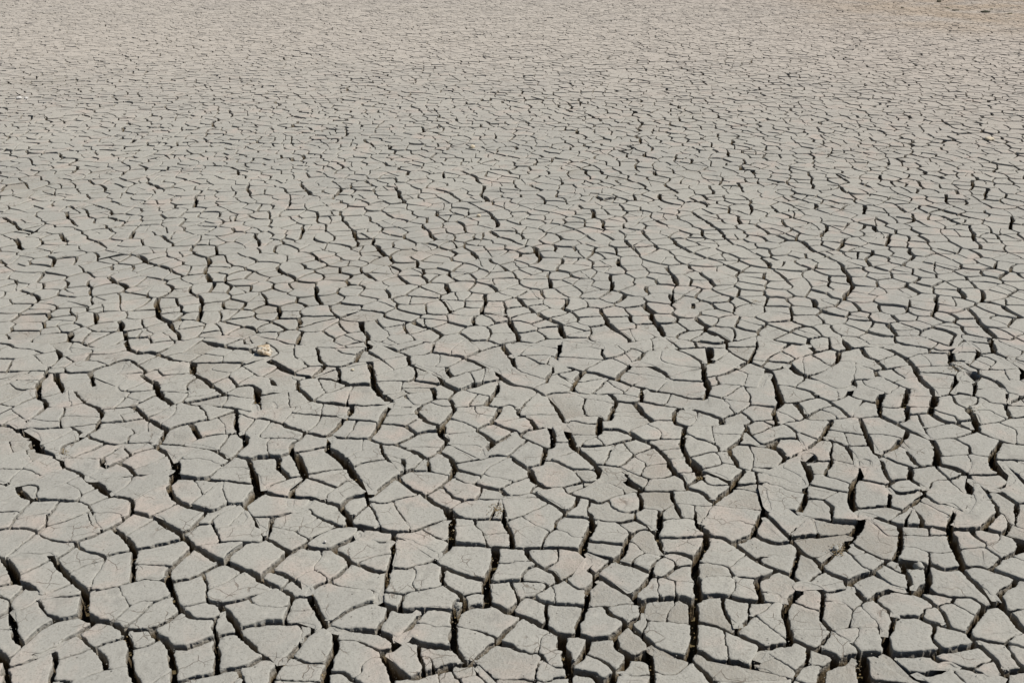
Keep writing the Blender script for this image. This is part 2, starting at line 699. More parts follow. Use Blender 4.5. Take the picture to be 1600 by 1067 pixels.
4 1205,200 1280,230 1330,280 1410,325
3 1320,260 1430,210 1440,190 1510,150 1520,125
3 1420,215 1485,275 1560,265 1600,290
2 1510,150 1600,210
2 1405,320 1485,278
3 1410,325 1500,345 1600,355
5 935,245 960,255 985,310 1000,340
4 1000,340 1050,370 1075,395
2 790,222 735,290 820,310 975,300
2 990,310 1100,310 1190,320
2 1190,320 1140,370 1075,395
2 1190,320 1175,295 1180,260 1240,215
3 1140,370 1200,390 1240,395 1270,430 1300,485
3 1160,378 1290,350 1410,325
3 1240,385 1330,395 1450,415 1500,430 1570,448
2 1380,402 1430,330
4 1590,380 1600,440 1570,448
3 1300,485 1400,450 1470,425
3 1040,550 1120,520 1200,500 1300,485
1 1075,455 1280,450
1 1020,495 1090,440 1110,385
2 920,470 1010,435 1075,395
4 820,405 850,420 900,460 950,490 1040,555
3 640,420 700,415 820,405 970,335
2 700,415 780,350 820,310
1 820,350 870,370 850,400
1 560,350 700,345 780,340
4 460,310 530,380 600,410 640,450 620,500 600,550
3 600,550 540,580 500,610
2 285,370 300,380 390,330
2 285,405 380,410 440,400 540,380
1 435,370 440,400
4 240,350 285,370 280,410 240,450
2 30,430 150,432 240,432
3 240,445 180,500 120,555
3 0,520 70,525 120,555
2 200,485 300,500 375,505
3 395,408 400,450 380,480 375,535
1 390,460 615,465
3 120,555 150,545 270,545 380,540 500,525 600,505
3 440,535 500,580 505,610
5 120,555 150,545 200,590 215,640 260,680
4 260,680 320,710 380,740 400,790
2 0,710 80,690 215,655
1 0,620 200,610
1 50,620 80,690
1 225,660 320,620 440,560
3 385,740 390,700 400,650 450,630 500,610
2 400,725 560,730 640,728
4 640,728 640,805
3 640,728 720,680 760,650
3 545,590 640,630 730,645 800,635
3 730,645 800,635 800,600 840,575
2 735,520 820,550 840,575
2 840,575 920,565 1020,595
1 920,565 930,500 950,490
2 740,440 770,495
2 630,455 740,455 880,430
2 635,510 740,500 900,475
4 1040,555 1000,620 970,665
2 800,635 930,635 970,665
3 760,650 820,720
3 640,790 750,745 830,700 970,665
4 970,665 1040,700 1100,760
4 990,640 1130,640 1210,645 1280,665 1360,690 1440,735
4 1195,500 1240,580 1255,600
3 1130,640 1170,630 1260,600 1380,575 1500,570
1 1360,470 1405,530 1400,572
4 1470,430 1480,560 1540,600 1530,650
3 1520,580 1560,530 1600,480
2 1360,690 1380,650 1430,580
3 1100,760 1110,740 1180,700 1290,670
1 1130,735 1280,740 1380,770
3 1530,650 1480,700 1440,735
3 1470,710 1560,735 1600,725
3 1440,735 1370,790 1290,855
2 1360,795 1390,785 1555,790
4 1555,735 1570,820 1600,895
4 1085,850 1120,850 1220,860 1300,860 1410,870 1500,885 1595,885
5 1100,760 1090,820 1070,880
3 845,835 960,830 1020,820 1095,780
1 830,800 940,760 1040,710
3 745,760 820,800 845,835
2 560,850 700,850 845,840
3 560,845 650,790
1 830,840 800,890 710,950
5 540,850 620,900 700,960
4 400,790 500,830 540,850
4 700,960 770,970 830,1000
3 830,1000 900,950 980,910 1070,880
4 830,1000 820,1067
3 390,800 290,850 150,880 40,900
3 0,795 140,795 210,815 280,855
2 50,885 140,795 260,710 330,715
1 160,680 210,750
3 0,880 40,900 105,905
4 105,905 130,950 205,995
2 105,910 180,895 230,905 215,990
2 0,1000 120,960
2 225,945 370,905 400,890 510,835
1 410,885 490,920 500,950
3 205,995 350,1000 480,1000 560,1020
2 480,1000 520,950 600,915
3 560,1020 640,990 720,965
3 560,1020 580,1067
2 320,1067 370,1002
2 130,1067 205,995
4 1070,880 1050,900 1090,980 1180,1030 1310,1067
2 1180,1025 1280,950 1390,870
1 1215,870 1275,960
1 1395,875 1395,940 1420,1015
3 1520,1020 1560,960 1600,910
3 1310,1067 1420,1015 1520,1015
2 990,1067 1120,1005
#T 400 533
3 60,0 110,35 135,70 80,115
2 125,55 230,40 245,0
4 375,35 395,110 430,145
2 230,42 375,33 450,0
3 225,42 245,100 300,130 325,155
1 250,105 390,90
1 140,140 245,105
5 80,115 150,150 220,200
3 220,200 270,175 325,155 430,145
2 490,42 540,70 640,85
2 530,0 570,40
2 375,40 560,40 700,35
5 700,0 715,40 690,45
2 420,125 520,120 615,115
4 690,45 640,70 615,130
3 430,150 530,155 630,130 750,120 870,110
3 690,60 780,110 870,185
2 800,118 950,85
4 730,0 800,30 870,60 950,85
4 950,85 960,145
3 950,85 1040,85 1100,70 1105,0
4 1100,68 1200,85 1300,102 1380,130 1440,160
4 1440,160 1500,180 1530,230 1600,270
1 1210,85 1230,50 1300,0
2 1340,0 1400,55
2 1300,102 1350,80 1400,55 1480,30 1530,20
4 1460,0 1540,20 1560,60 1600,110
1 1350,80 1400,90 1550,65
1 1155,78 1140,130 1115,158
2 960,145 1040,150 1110,160 1190,160
2 1190,160 1240,140 1300,104
4 1190,160 1195,190 1230,215
3 1230,215 1340,190 1440,160
3 1335,192 1370,262
2 1240,300 1300,290 1370,262 1540,235
1 1420,250 1430,165
5 690,120 705,140 730,200 735,265
2 520,165 700,140
3 510,155 520,200 515,245
2 345,225 450,185 510,165
4 220,200 340,225 450,230 530,250 570,270
4 430,145 400,185 340,225
2 0,210 80,220 90,235
4 90,235 110,270 120,300
2 30,215 100,180 150,155
1 80,220 200,210 265,240
3 120,297 265,295
4 340,225 265,240 260,290 300,320 350,370
2 270,285 390,270
2 385,228 410,285 435,318
4 350,370 400,380 480,380 560,390 630,400 710,400 850,385
2 350,365 430,320 530,290 570,270
2 560,390 580,340
4 570,270 660,260 735,265
5 735,265 770,320 850,385
3 735,245 880,240 950,245 1000,225
2 740,210 850,180 960,145
4 960,145 990,150 1010,190 1000,225
3 840,365 920,330 1000,315 1120,305
2 915,295 980,330
1 810,325 900,310 920,242
2 910,288 1110,280 1165,265
3 1000,240 1140,265
1 1005,210 1090,190
4 960,148 1090,190 1140,220 1165,265
4 1100,280 1120,310 1120,360
3 1120,360 1200,360 1250,310
4 1165,262 1240,300 1250,310
3 1540,235 1290,300 1250,310
3 930,330 970,395 1020,400
3 850,385 850,400 930,410 1020,405 1080,375 1120,360
4 1200,360 1230,390 1240,430
2 1080,375 1170,405 1235,400
4 1240,430 1200,480 1150,520
4 1000,440 1060,500 1150,520
4 1020,402 1000,440
3 1235,412 1320,405 1440,400 1520,410
4 1440,400 1470,350 1510,270
2 1290,295 1400,330 1460,345 1600,345
2 1330,405 1390,330
4 1520,410 1520,430 1480,510
3 1380,545 1440,520 1480,510
2 1200,480 1310,510 1380,545
3 1480,510 1600,550
1 1370,405 1380,450 1510,470
3 1520,410 1600,400
5 0,290 10,380 20,460
3 10,330 100,315 240,297
3 100,375 130,430
2 10,370 100,375 130,430
3 20,460 80,440 200,410 345,370
4 0,480 40,480 160,510 240,545 320,568 380,580 435,590
2 165,510 200,460 250,400
2 215,445 400,455 540,460
1 415,382 415,430 410,470 320,560
3 540,460 545,490
4 600,395 590,450 545,490
4 545,490 500,540 435,590
3 545,488 680,495 760,505 850,510 930,525 1010,485
2 635,495 560,600
4 850,390 800,460 770,510
4 770,510 740,570 705,615
4 435,590 560,600 705,610 790,640 870,640
4 870,640 940,610 1000,575
3 935,525 1000,575
3 1000,575 1080,560 1155,560
1 800,465 1010,455
5 1150,520 1160,580
3 1160,572 1280,570 1380,560 1380,545
4 1380,555 1450,600 1490,632
3 1490,632 1560,600 1600,570
4 1160,580 1200,620
4 870,640 970,680 1060,735
3 1060,735 1130,700 1200,620
1 1010,655 1160,655
2 1185,645 1390,655 1410,680
3 1410,680 1420,730
4 1490,632 1430,680 1420,730
3 1240,755 1330,745 1420,728
4 1145,690 1220,730 1245,790
3 1420,728 1500,710 1600,725
4 435,590 460,600 450,640 440,670
3 235,695 330,680 440,650
3 225,645 290,600 320,570
4 225,645 225,700
3 0,595 110,605 225,612
1 95,605 70,640 90,715
4 0,720 90,715 150,720 225,700
5 225,700 270,760 310,840
1 20,595 90,500
4 135,720 145,790 210,850
3 210,850 310,840 400,870 460,900 495,915
3 495,915 540,880 625,865
3 40,940 100,890 210,855 310,840
3 325,830 440,805 590,790
5 440,670 520,720 580,780 620,850
5 620,850 670,900 720,970
1 665,605 665,680
1 575,720 665,680 785,670
2 595,785 690,750 810,735
4 780,640 790,700 830,745
3 830,745 900,770 920,825
4 915,735 925,820
1 850,720 920,740 980,710 1020,710
3 920,825 1000,790 1060,735
3 1060,735 1085,812
2 960,810 1090,812 1210,840
4 1245,790 1210,850
3 1210,850 1150,900 1050,960
4 885,850 950,910 1050,960
4 720,970 780,910 860,850 920,825
4 1050,960 1110,1010 1210,1050 1240,1067
3 1245,790 1350,820 1420,835
2 1420,835 1450,790 1580,720
3 1225,845 1310,880 1370,887
2 1370,887 1415,835
4 1370,887 1440,910 1530,925
1 1430,832 1600,870
3 1530,925 1600,880
3 1150,900 1230,970 1300,997
3 1380,980 1420,905
3 1300,997 1370,985 1450,985 1540,980
2 1210,1048 1300,997
4 1530,925 1580,970 1600,975
5 0,830 40,940 20,960
4 40,935 130,965 225,970 330,975 430,1000 530,1030
4 310,840 240,910 225,970
4 225,970 230,1045
2 430,1000 440,960 495,915
4 530,1030 580,980 680,960 720,970
3 690,965 720,1030
3 700,1000 780,1010 860,990 990,960
2 860,990 880,1040 900,1067
3 230,1045 300,1040 350,985
2 210,1067 330,1045 350,1067
4 530,1030 560,1067
4 20,960 0,980
#T 800 533
3 0,10 80,20 170,30 290,45
2 185,32 180,88
2 0,95 180,88 270,95
4 0,90 20,160
4 310,0 290,80 270,100
5 270,100 270,155
2 270,98 420,100 540,110 580,112
3 330,0 440,20 555,35 560,80 580,112
2 580,112 650,100 740,60
3 640,30 760,50 830,75
4 830,75 790,110 740,145
3 640,0 640,30
2 870,0 885,62
3 830,75 860,60 960,65 1050,42
3 990,0 1050,42
3 1140,0 1150,37
3 1050,42 1200,35 1345,42
3 1345,42 1350,0
1 680,55 730,105
2 620,108 720,145
3 20,160 100,155 240,150 250,190
4 260,152 370,165 440,188
3 440,188 480,160 580,112
2 20,160 50,190 130,215 215,245
4 250,190 210,262
3 0,270 60,280 125,300
3 125,300 180,275 210,262
4 440,188 520,200 600,225 660,235
4 660,235 680,200 740,145
3 210,262 290,265 375,295
4 440,188 400,250 375,295
4 125,300 200,340
4 375,295 405,320
2 200,340 260,320 350,315 375,295
3 405,320 470,330 560,330 605,325
4 660,235 740,270 820,285 870,300
2 740,265 820,235 980,235
1 910,300 980,240
2 860,210 980,235
4 800,130 870,155 940,190 990,235
2 740,145 800,130 830,75
1 940,65 935,120 1020,150 1185,170
2 985,215 1100,185 1200,170
3 990,235 1090,240 1210,250
4 1000,42 1120,95 1180,130 1200,150
5 1200,150 1210,230 1230,290
5 1230,42 1240,135
2 1200,150 1240,138 1320,140 1395,150
4 1345,42 1410,90 1480,125
4 1530,0 1530,30 1500,90 1480,125 1400,170
3 1395,150 1400,175
3 1225,220 1310,205 1400,175
3 1280,212 1300,265
3 1225,280 1320,265 1400,270 1540,290
1 1470,200 1440,275
2 1400,175 1470,195 1585,215
4 1540,290 1570,240 1600,190
3 1485,125 1600,170
4 870,300 1000,320 1100,345 1200,355
4 1230,290 1220,330 1200,380
2 605,325 690,325 750,270
1 690,325 805,350
4 820,288 800,370
4 605,325 655,370
3 655,370 740,375 800,370
3 800,370 880,385 940,395 1060,415
2 940,395 1000,320
4 1200,380 1130,400 1060,415 1030,420
3 200,340 245,350 280,420 320,480 330,510
4 235,345 280,420 320,480
1 70,405 265,405
1 350,318 460,350 560,370 650,390
1 40,460 270,450
3 40,440 85,380 150,320
3 0,400 40,440
3 460,355 455,450 480,462
3 320,475 470,460 550,465
4 550,465 540,520
4 655,370 630,440 600,490 550,490
4 765,375 820,450 880,495
1 640,440 800,430
1 625,460 780,470 860,475
2 330,510 370,490 450,505 540,510
5 540,510 545,575
3 365,575 440,575 545,580
5 315,520 360,590 385,650 415,680
2 410,670 460,620 545,580
4 40,440 50,460 110,480 150,545
4 0,545 50,585
3 50,585 90,555 150,545
3 150,545 220,525 320,515
4 230,530 255,610 250,655
2 255,630 370,625
3 50,585 130,630 210,662 250,655
3 190,715 300,715 415,685
4 210,662 200,740 185,770
2 0,690 100,615
3 90,790 150,770 190,760
4 0,740 60,770 110,800
4 415,650 580,655 700,620 760,600
2 530,590 585,655
4 545,545 640,545 725,565
3 725,565 780,530 880,495
4 725,565 800,610 870,640
1 840,510 920,550 925,605
2 865,615 960,605 1060,600
3 880,495 960,490 1020,490
4 1010,480 1030,510 1085,525
4 1030,420 1010,480
4 1060,415 1120,420 1190,440 1310,485
1 1160,435 1140,500 1110,525
2 1085,525 1200,530 1315,520
5 1310,485 1315,525
2 1310,478 1420,435 1490,395
3 1220,335 1360,360 1490,380
3 1455,275 1490,350 1490,395
2 1490,395 1600,400
3 1430,430 1500,490
3 1315,525 1380,520 1450,520 1520,490 1600,480
4 1085,525 1070,580 1055,640
4 1055,640 1100,735
4 1450,520 1480,570 1530,630 1600,650
2 1490,580 1560,560 1600,540
3 1070,565 1150,600 1230,620 1290,650 1300,685
1 1250,530 1275,635
1 1265,570 1440,580
2 1470,545 1430,600
3 1300,685 1370,650 1420,620 1475,560
3 1400,635 1520,645
3 1095,725 1200,700 1300,685 1360,680
4 870,640 920,670 970,720 985,775
2 715,648 770,705
2 770,700 860,665
3 660,772 720,740 770,705
3 500,760 600,765 660,772
5 415,680 500,750 560,830 550,870
2 760,710 830,745 835,770 800,825
1 840,765 980,745
3 660,772 750,815 850,848
3 850,848 920,845 1010,820
2 975,725 1095,725
2 920,670 1075,660
4 985,775 1030,820 1080,850
2 1025,815 1170,810
5 1100,735 1160,800 1190,850
4 1170,815 1200,820 1290,835 1385,885
2 1160,800 1250,775 1310,760
1 1280,695 1310,750 1430,770 1450,800
4 1360,660 1360,680 1390,730 1410,780
2 1410,778 1490,800 1600,820
1 1480,645 1510,710 1500,800
3 1530,810 1530,875
3 1385,885 1450,880 1600,870
4 1450,795 1400,850 1385,900 1370,910
5 110,800 140,870 200,910 240,910
3 240,910 330,900 440,870
2 240,735 265,740 330,770 390,800 440,870
2 370,790 530,800
3 440,870 550,870
2 190,735 240,735 270,720 360,700 410,680
3 0,880 125,840
3 120,945 150,905 190,905
2 0,965 120,945 200,935
3 320,905 345,945
4 130,945 250,1010 340,1067
4 345,945 400,960 480,980 560,1000
3 560,1000 640,960 720,940 815,920
1 440,870 440,910 550,880 560,870
2 350,945 450,900 560,880
1 580,870 690,910 710,945
5 550,870 700,835 750,880 815,920
3 550,870 620,850 700,835 715,820 660,772
2 850,848 820,915
3 815,920 950,920 1095,920
4 780,930 810,1000 810,1050
3 700,1067 810,1045
2 600,985 700,1067
4 990,920 1020,1010
3 1080,850 1090,890 1095,920
4 1095,910 1190,940 1260,1005
3 1095,900 1190,850
2 1190,850 1240,890 1375,885
4 1260,1005 1310,960 1370,910
2 1375,905 1450,910 1560,940
5 1545,870 1560,960 1590,1067
3 1255,1015 1370,1030 1480,1040 1580,1050
4 1020,1010 1050,1067
3 490,985 470,1067
4 420,970 390,1030 340,1060
1 1010,1000 1200,1020 1260,1010
2 1220,1067 1260,1005
2 820,1030 900,1040 930,1060 1010,1000
#T 1200 533
2 0,50 80,50 100,40
3 150,0 100,40
2 0,110 30,80 90,50
4 240,0 270,40 300,68
2 100,70 180,110
3 20,120 130,130
3 130,130 200,100 300,65 390,45
3 380,0 390,45 440,62
5 470,0 510,50
3 440,62 510,50 600,35 690,35
4 440,62 440,120 400,155
3 260,80 340,120 400,155
5 130,130 180,190 240,215
3 240,215 330,190 400,155
3 0,175 60,170 130,135
5 0,180 20,210 50,270
1 225,95 225,140
4 240,215 340,260 410,290
3 410,290 480,290 535,265
4 535,240 535,280 500,335
2 240,215 200,260 170,285
3 50,268 170,285 260,310 310,350 370,370
5 45,270 70,340 90,380
3 90,378 200,375 310,350
2 310,350 410,300
1 410,300 440,370
3 380,375 440,370 500,335
3 440,120 540,130 560,145
1 550,140 545,190
4 580,40 620,100 680,120 735,172
2 680,120 770,95 800,80
3 560,145 670,180 735,172
3 735,172 800,160 880,150
4 670,180 685,238
3 535,240 600,240 690,238
1 590,240 600,270 680,300
3 690,210 780,255 870,300 1020,300
3 780,170 860,230
2 780,255 870,225 945,220
4 690,35 770,60 865,105
5 865,105 920,170 950,240 1020,300
5 1020,300 1045,360 1010,445
2 865,105 940,80 1010,75
4 790,0 880,25 1000,45 1100,60 1190,50
3 1000,45 1010,75 1145,80
1 950,80 1010,130 1015,155
2 910,155 1015,155 1145,155
5 1150,60 1145,155
3 1190,50 1230,0
3 950,190 1060,195 1180,215
2 960,215 1080,240 1160,245
4 1200,190 1180,215 1160,280 1140,335
1 1020,290 1150,300
3 1145,155 1200,190
3 1150,80 1300,70
3 1150,125 1240,130 1255,155
3 1245,155 1310,90
4 1230,0 1290,30 1320,70 1310,95
5 1390,0 1410,70
4 1310,80 1410,70 1480,100 1580,150
5 1580,150 1595,250
3 1480,100 1600,130
2 1540,120 1600,60
3 1255,155 1340,180
2 1340,180 1500,180 1585,165
2 1480,182 1510,240
4 1330,215 1420,250 1490,320
2 1400,240 1500,245 1595,235
4 1140,335 1200,325 1280,340 1340,350 1400,380 1500,395
3 1300,235 1290,270 1280,340
2 1290,295 1460,295 1490,320
3 1490,320 1500,395
2 1490,320 1570,340 1600,370
3 1500,395 1540,370 1600,350
3 1500,395 1600,400
3 1140,335 1180,390 1240,420
3 1045,350 1140,335
5 1240,420 1280,470 1305,550
3 1310,350 1300,390 1240,420
4 1010,445 1080,490 1175,515
2 1060,440 1160,470 1190,500
1 1020,420 1060,440
4 1175,515 1240,540 1305,560
3 1175,515 1190,498 1290,490
1 1265,440 1370,430 1430,460 1500,490
4 1480,385 1510,460 1520,480
3 1510,480 1600,470
2 1510,480 1430,510 1290,525
4 1305,555 1400,600 1500,630 1600,640
1 1440,510 1550,550 1550,635
4 880,300 860,370 840,405
1 880,345 980,350
4 715,325 690,380 700,450 720,480
2 700,400 760,410 840,405 930,410 1025,415
1 715,325 760,325 800,300
4 870,407 870,485
2 715,465 870,460
3 870,452 1010,445
4 500,335 580,365 690,390
4 710,465 800,510 880,550 1030,610
3 940,450 980,540 1030,610
3 800,510 870,485
4 870,550 860,590 820,620 780,670 690,705
2 595,580 720,580 840,600
4 575,475 620,590 690,705
4 370,370 450,420 510,475
3 240,475 330,485 490,475 690,465 710,465
4 170,375 240,470
2 240,465 320,420 420,400
1 330,420 410,450 420,480
1 60,430 150,470 180,495
4 90,380 30,430 60,520
4 0,500 60,525
2 60,525 100,500 200,490 240,470
4 390,480 340,590 320,610
4 320,605 370,605 440,630 480,645 540,720 595,800
3 90,505 180,560 290,600 320,608
2 180,560 190,600 220,640 225,685
3 100,740 225,685 280,640 320,608
3 0,630 80,600 190,600
2 40,650 80,600
4 0,650 60,670 100,710
2 480,560 500,645
2 360,545 480,560 595,580
3 480,645 620,640 650,645
3 690,705 780,670
2 800,640 900,670 1040,660
1 830,600 890,670
4 870,690 930,770 960,780
3 690,705 800,750 900,780 960,780 1050,770
5 1030,610 1060,700 1050,770
2 1055,710 1170,705 1260,700 1400,715
3 1160,605 1250,650 1260,700
3 1040,610 1170,605 1270,570 1305,560
4 1450,620 1440,650 1395,710
5 1395,710 1430,790 1510,865
3 1405,735 1600,745
1 1240,700 1280,770 1250,825
5 1050,760 1180,790 1250,830 1260,940
3 1250,830 1340,830 1460,820
3 1260,850 1290,870 1360,930
3 1510,865 1450,910 1360,930
4 1360,930 1420,930 1500,970 1560,1005
3 1560,1005 1600,1000
4 1560,1005 1555,1067
4 1510,800 1540,830 1600,880
4 100,710 110,730 80,790
4 80,790 150,820 215,885
5 215,740 270,820 220,895
3 300,740 400,740
4 220,895 240,980 190,1067
3 400,650 400,740 360,820
2 270,825 360,820
3 360,830 450,860 520,890
4 595,800 580,830 520,890
5 520,890 520,940 550,1067
3 235,880 350,905 430,925 525,945
2 350,985 440,930
3 245,980 350,985 400,1030 390,1067
4 0,835 80,850 130,880 215,885
4 80,790 0,785
2 0,885 60,890 130,925 230,940
3 710,740 740,830 770,868
3 540,850 600,860 740,890
3 740,890 800,860 890,855
3 740,890 760,940 760,1015
4 740,890 800,940 870,940 970,925
4 890,790 890,855 960,900 980,930
4 980,930 930,990 860,1050
3 970,945 1060,1010 1150,1010 1210,1067
2 1010,910 1040,865 1120,860
3 980,930 1010,910
2 1050,780 1130,860
3 1130,860 1240,830
2 1130,860 1240,950 1260,940
4 1260,940 1280,980 1230,1067
3 550,1030 620,1030 700,1015 760,1015 860,1050
1 960,990 1100,1067
4 1360,930 1420,1020 1440,1067
4 860,1050 830,1067
5 0,1000 20,1040
4 20,1040 100,1045 190,1060
#T 0 266
3 120,40 155,70 175,105
3 0,150 60,150 150,175
3 270,125 340,150 380,160
4 620,95 655,125
3 740,40 800,70 830,78
4 920,75 980,105
3 980,105 1100,105 1250,95 1275,60
4 1275,60 1270,100 1260,130
3 1320,30 1400,60 1470,70
4 1560,95 1545,130 1560,165
4 1225,160 1215,240 1150,265
3 1260,130 1225,160
3 400,180 510,190 600,215 700,255
4 600,215 690,260 700,270
3 180,210 250,235
3 880,235 900,270 925,278
3 925,240 1040,265 1150,265 1380,265
4 1140,265 1160,310 1135,335
3 700,255 780,270 880,235
4 400,255 430,300
3 430,300 560,290 660,290
4 660,290 740,310 800,325
3 800,325 860,290 900,270
3 430,300 480,345 600,352 760,345 860,345
4 20,290 100,340 130,370 200,385
3 200,385 330,380 360,380
4 350,370 390,420 420,440
4 100,440 140,485
3 860,345 1000,340 1130,335 1330,350
4 1330,310 1345,350
3 1400,215 1400,250 1380,265
4 1380,265 1330,310
4 1440,350 1465,385
4 545,420 600,440 660,480
3 660,480 780,470 820,470
4 850,355 815,430 825,480 845,530
3 360,400 545,420
3 380,515 460,510 560,500 660,480
3 220,485 300,500 380,515
4 1000,410 1080,455
3 1240,425 1180,510
4 590,515 615,565
3 615,565 700,580
4 845,530 920,570 1040,610
3 1180,510 1290,540
4 1290,540 1310,580 1280,640 1310,690
3 1040,610 1180,580 1290,540
4 1040,610 1140,650
3 1310,690 1450,680 1560,665
4 1470,620 1515,665
3 1490,515 1600,560
4 0,560 40,585
3 20,585 90,630 230,630
3 340,545 330,590 230,650
3 180,570 290,605
3 40,585 180,570 340,545
3 230,650 100,700 0,730
4 235,685 255,740
4 665,655 720,700 780,725
3 320,640 400,655 560,640 740,600
4 555,600 580,650
3 690,630 830,635 930,630
3 440,650 405,730
3 780,725 860,720 960,720 1030,710
3 1030,710 1080,680 1140,650
3 340,745 405,730 520,740 680,750 780,725
4 1030,710 1080,735
4 0,730 100,740 180,765 240,800
3 240,800 300,760 340,745
3 100,740 240,690
3 340,770 480,790 600,775 690,750
4 275,810 350,855
3 350,855 520,855 620,830 760,820 860,800
3 700,755 800,770 900,805
4 900,805 990,815 985,900 1060,940
4 1215,770 1265,830 1240,930
3 1080,735 1190,720 1215,770
3 1190,720 1260,750 1400,755
4 1470,680 1420,750 1450,810 1490,860
3 1060,820 1130,790 1215,770
3 1000,920 1090,890 1240,870
3 1240,870 1400,860 1490,860
3 1490,860 1600,870
3 560,790 540,855
3 0,880 80,885 200,850 270,810
3 80,885 160,895 280,890 380,860
3 160,895 100,950 70,1010
4 590,860 600,940
3 600,940 740,935
4 740,935 745,1000
3 680,855 740,870 820,910 830,940
3 830,940 900,930 985,900
3 210,970 220,1005
3 200,960 270,920 480,870
3 220,1005 330,970 440,955
4 480,870 440,1000 420,1060
3 440,955 480,970 740,935
4 1060,940 1120,1050
4 1380,895 1440,950 1600,990
3 1240,930 1380,940
3 1360,980 1350,1040
3 780,1005 795,1060
3 745,1000 870,985 1070,990
3 0,970 60,1060
3 745,1000 640,1030 560,1067
3 1120,1050 1300,1040 1600,1045
#T 400 266
4 1280,0 1380,50 1400,75
3 310,20 335,50
3 100,60 240,55
4 270,90 300,110 340,155
3 470,70 500,85
4 530,120 480,185
3 100,100 270,90
3 210,160 215,210 150,290
4 870,100 890,160 925,210
4 700,80 760,120
3 590,155 640,190 720,225 900,240
4 630,185 700,215
3 925,210 900,245
4 1120,120 1200,140 1265,180
4 1420,110 1410,160 1440,190
3 1440,190 1500,200 1600,200
3 1265,180 1250,200 1400,190
3 530,120 700,130 870,150
3 340,155 480,185 590,155
3 400,200 490,245
3 380,260 395,330
3 250,250 380,260 530,260 550,285 530,320
4 1340,210 1450,260 1500,310
4 1130,250 1130,290 1180,315
4 800,265 860,300 950,320
3 950,320 1130,345 1250,320
4 1250,320 1300,350 1325,390
4 1500,310 1500,350 1460,380
4 1460,380 1530,420 1600,440
4 1030,340 1090,400 1140,435
4 550,325 600,370 630,420
3 395,330 550,325 720,335
4 780,340 740,420 720,465
3 630,420 720,465
4 280,300 300,340 280,400
3 280,400 330,415 400,440
3 280,360 420,380 560,405 620,425
3 280,400 260,460
4 0,390 20,470
3 20,470 130,465
4 130,465 130,520
3 300,480 320,470 480,460
4 300,490 370,545 460,590
4 735,465 800,520
3 800,520 930,515
3 470,455 600,480 720,465
3 680,490 620,550
3 460,590 540,600
3 620,550 700,570 820,590
4 820,585 900,620 890,640
3 930,515 1010,560
4 990,520 1040,560
4 1070,455 1200,490 1260,520
4 1200,400 1260,450 1440,470
3 1140,435 1070,455
3 1340,505 1400,470 1440,470
4 1340,505 1380,550
3 1260,520 1340,505
4 1460,550 1560,620
3 1380,550 1470,530
3 1040,560 1190,570 1140,610
3 900,620 1140,610 1160,615
4 1160,615 1250,680
3 1250,680 1330,670 1400,610 1470,530
3 1400,680 1600,670
4 120,590 180,640 260,680 350,690
3 350,690 420,680 530,680
4 350,690 370,770 410,835
3 0,570 130,575 280,590 400,610
3 550,600 540,655
3 400,655 540,660 620,690
4 620,620 700,650 740,680
3 470,600 620,620
4 620,690 660,720 700,745
4 860,670 840,720
4 840,720 930,710 970,760
3 700,745 830,735
3 1010,640 1060,690 1100,720
3 970,780 1100,790 1160,780
4 840,740 880,790
4 1160,760 1160,820 1200,870
4 1190,710 1210,745 1160,780
3 1250,680 1190,710 1030,735
4 1400,680 1450,710 1500,755
3 1210,750 1320,740 1420,760 1440,760
4 1430,770 1435,820 1410,900
3 1500,755 1600,750
3 1200,790 1310,790 1430,780
4 1200,870 1290,890 1370,905
3 0,750 60,790 140,830
4 140,830 145,880 130,920
3 0,920 130,915
3 140,830 260,850 400,840
3 410,835 480,845 560,790 640,755
3 410,820 560,825 640,835
4 640,835 670,870
3 670,870 760,880 860,820
4 760,880 850,920 890,930
3 580,930 670,870
3 410,1000 480,960 580,935
3 590,930 740,940 850,925
4 890,930 1000,950 1080,980 1160,1030
3 890,930 1050,900 1200,870
3 1160,1030 1290,1020
4 1370,905 1370,960 1300,1000
4 1370,905 1600,890
4 1230,920 1230,980 1270,1020 1350,1067
4 270,870 260,960 250,1000
3 130,915 260,920
3 270,910 400,915 450,930
3 250,1000 400,1010 520,1030
4 660,940 665,1000 710,1067
3 740,940 820,980 820,1030
3 710,1040 820,1030 960,1020
3 960,1020 1070,1067
3 0,1010 250,1000
4 290,1000 270,1067
#T 800 266
4 545,0 560,20
4 700,45 770,70 830,100
4 890,0 900,30 1000,50
4 970,95 1040,140
4 900,100 930,140 930,180
4 510,150 560,185 660,180
4 110,90 180,120
3 130,140 190,175
3 0,120 110,90 230,55
4 230,55 200,90
3 370,150 450,180 510,150
3 620,110 760,150 770,190
3 560,185 690,210 800,230
4 930,180 1020,215
4 1040,140 1150,190 1230,220
3 1230,220 1330,190 1340,230
4 1230,100 1250,140
3 1250,140 1360,160
4 1410,75 1450,140
3 0,205 110,245
3 110,245 240,265 340,290
4 410,210 440,240 500,250
4 500,250 510,310
3 340,290 410,235
4 560,295 580,365
3 560,295 720,290 850,290
3 510,310 560,300
4 820,265 900,310 980,350
4 1000,230 1080,270
3 850,340 820,375
4 1110,250 1200,310
4 1200,310 1290,370
4 1290,370 1380,460
3 1380,460 1480,500 1530,525
4 1400,280 1430,330
3 1230,230 1320,240 1400,290
3 1430,330 1600,330
4 1510,330 1600,395
3 1040,380 1150,410 1200,310
4 970,345 1060,410
3 580,365 700,380 800,375
4 800,375 850,430
3 850,430 980,400
4 980,400 1020,460 1115,515
3 300,340 390,370 450,400 560,390 580,365
4 330,290 320,350
4 200,380 310,430
3 180,310 240,350 320,350
3 0,290 180,310
4 120,340 130,370
4 560,400 620,430
3 310,430 420,440 440,465
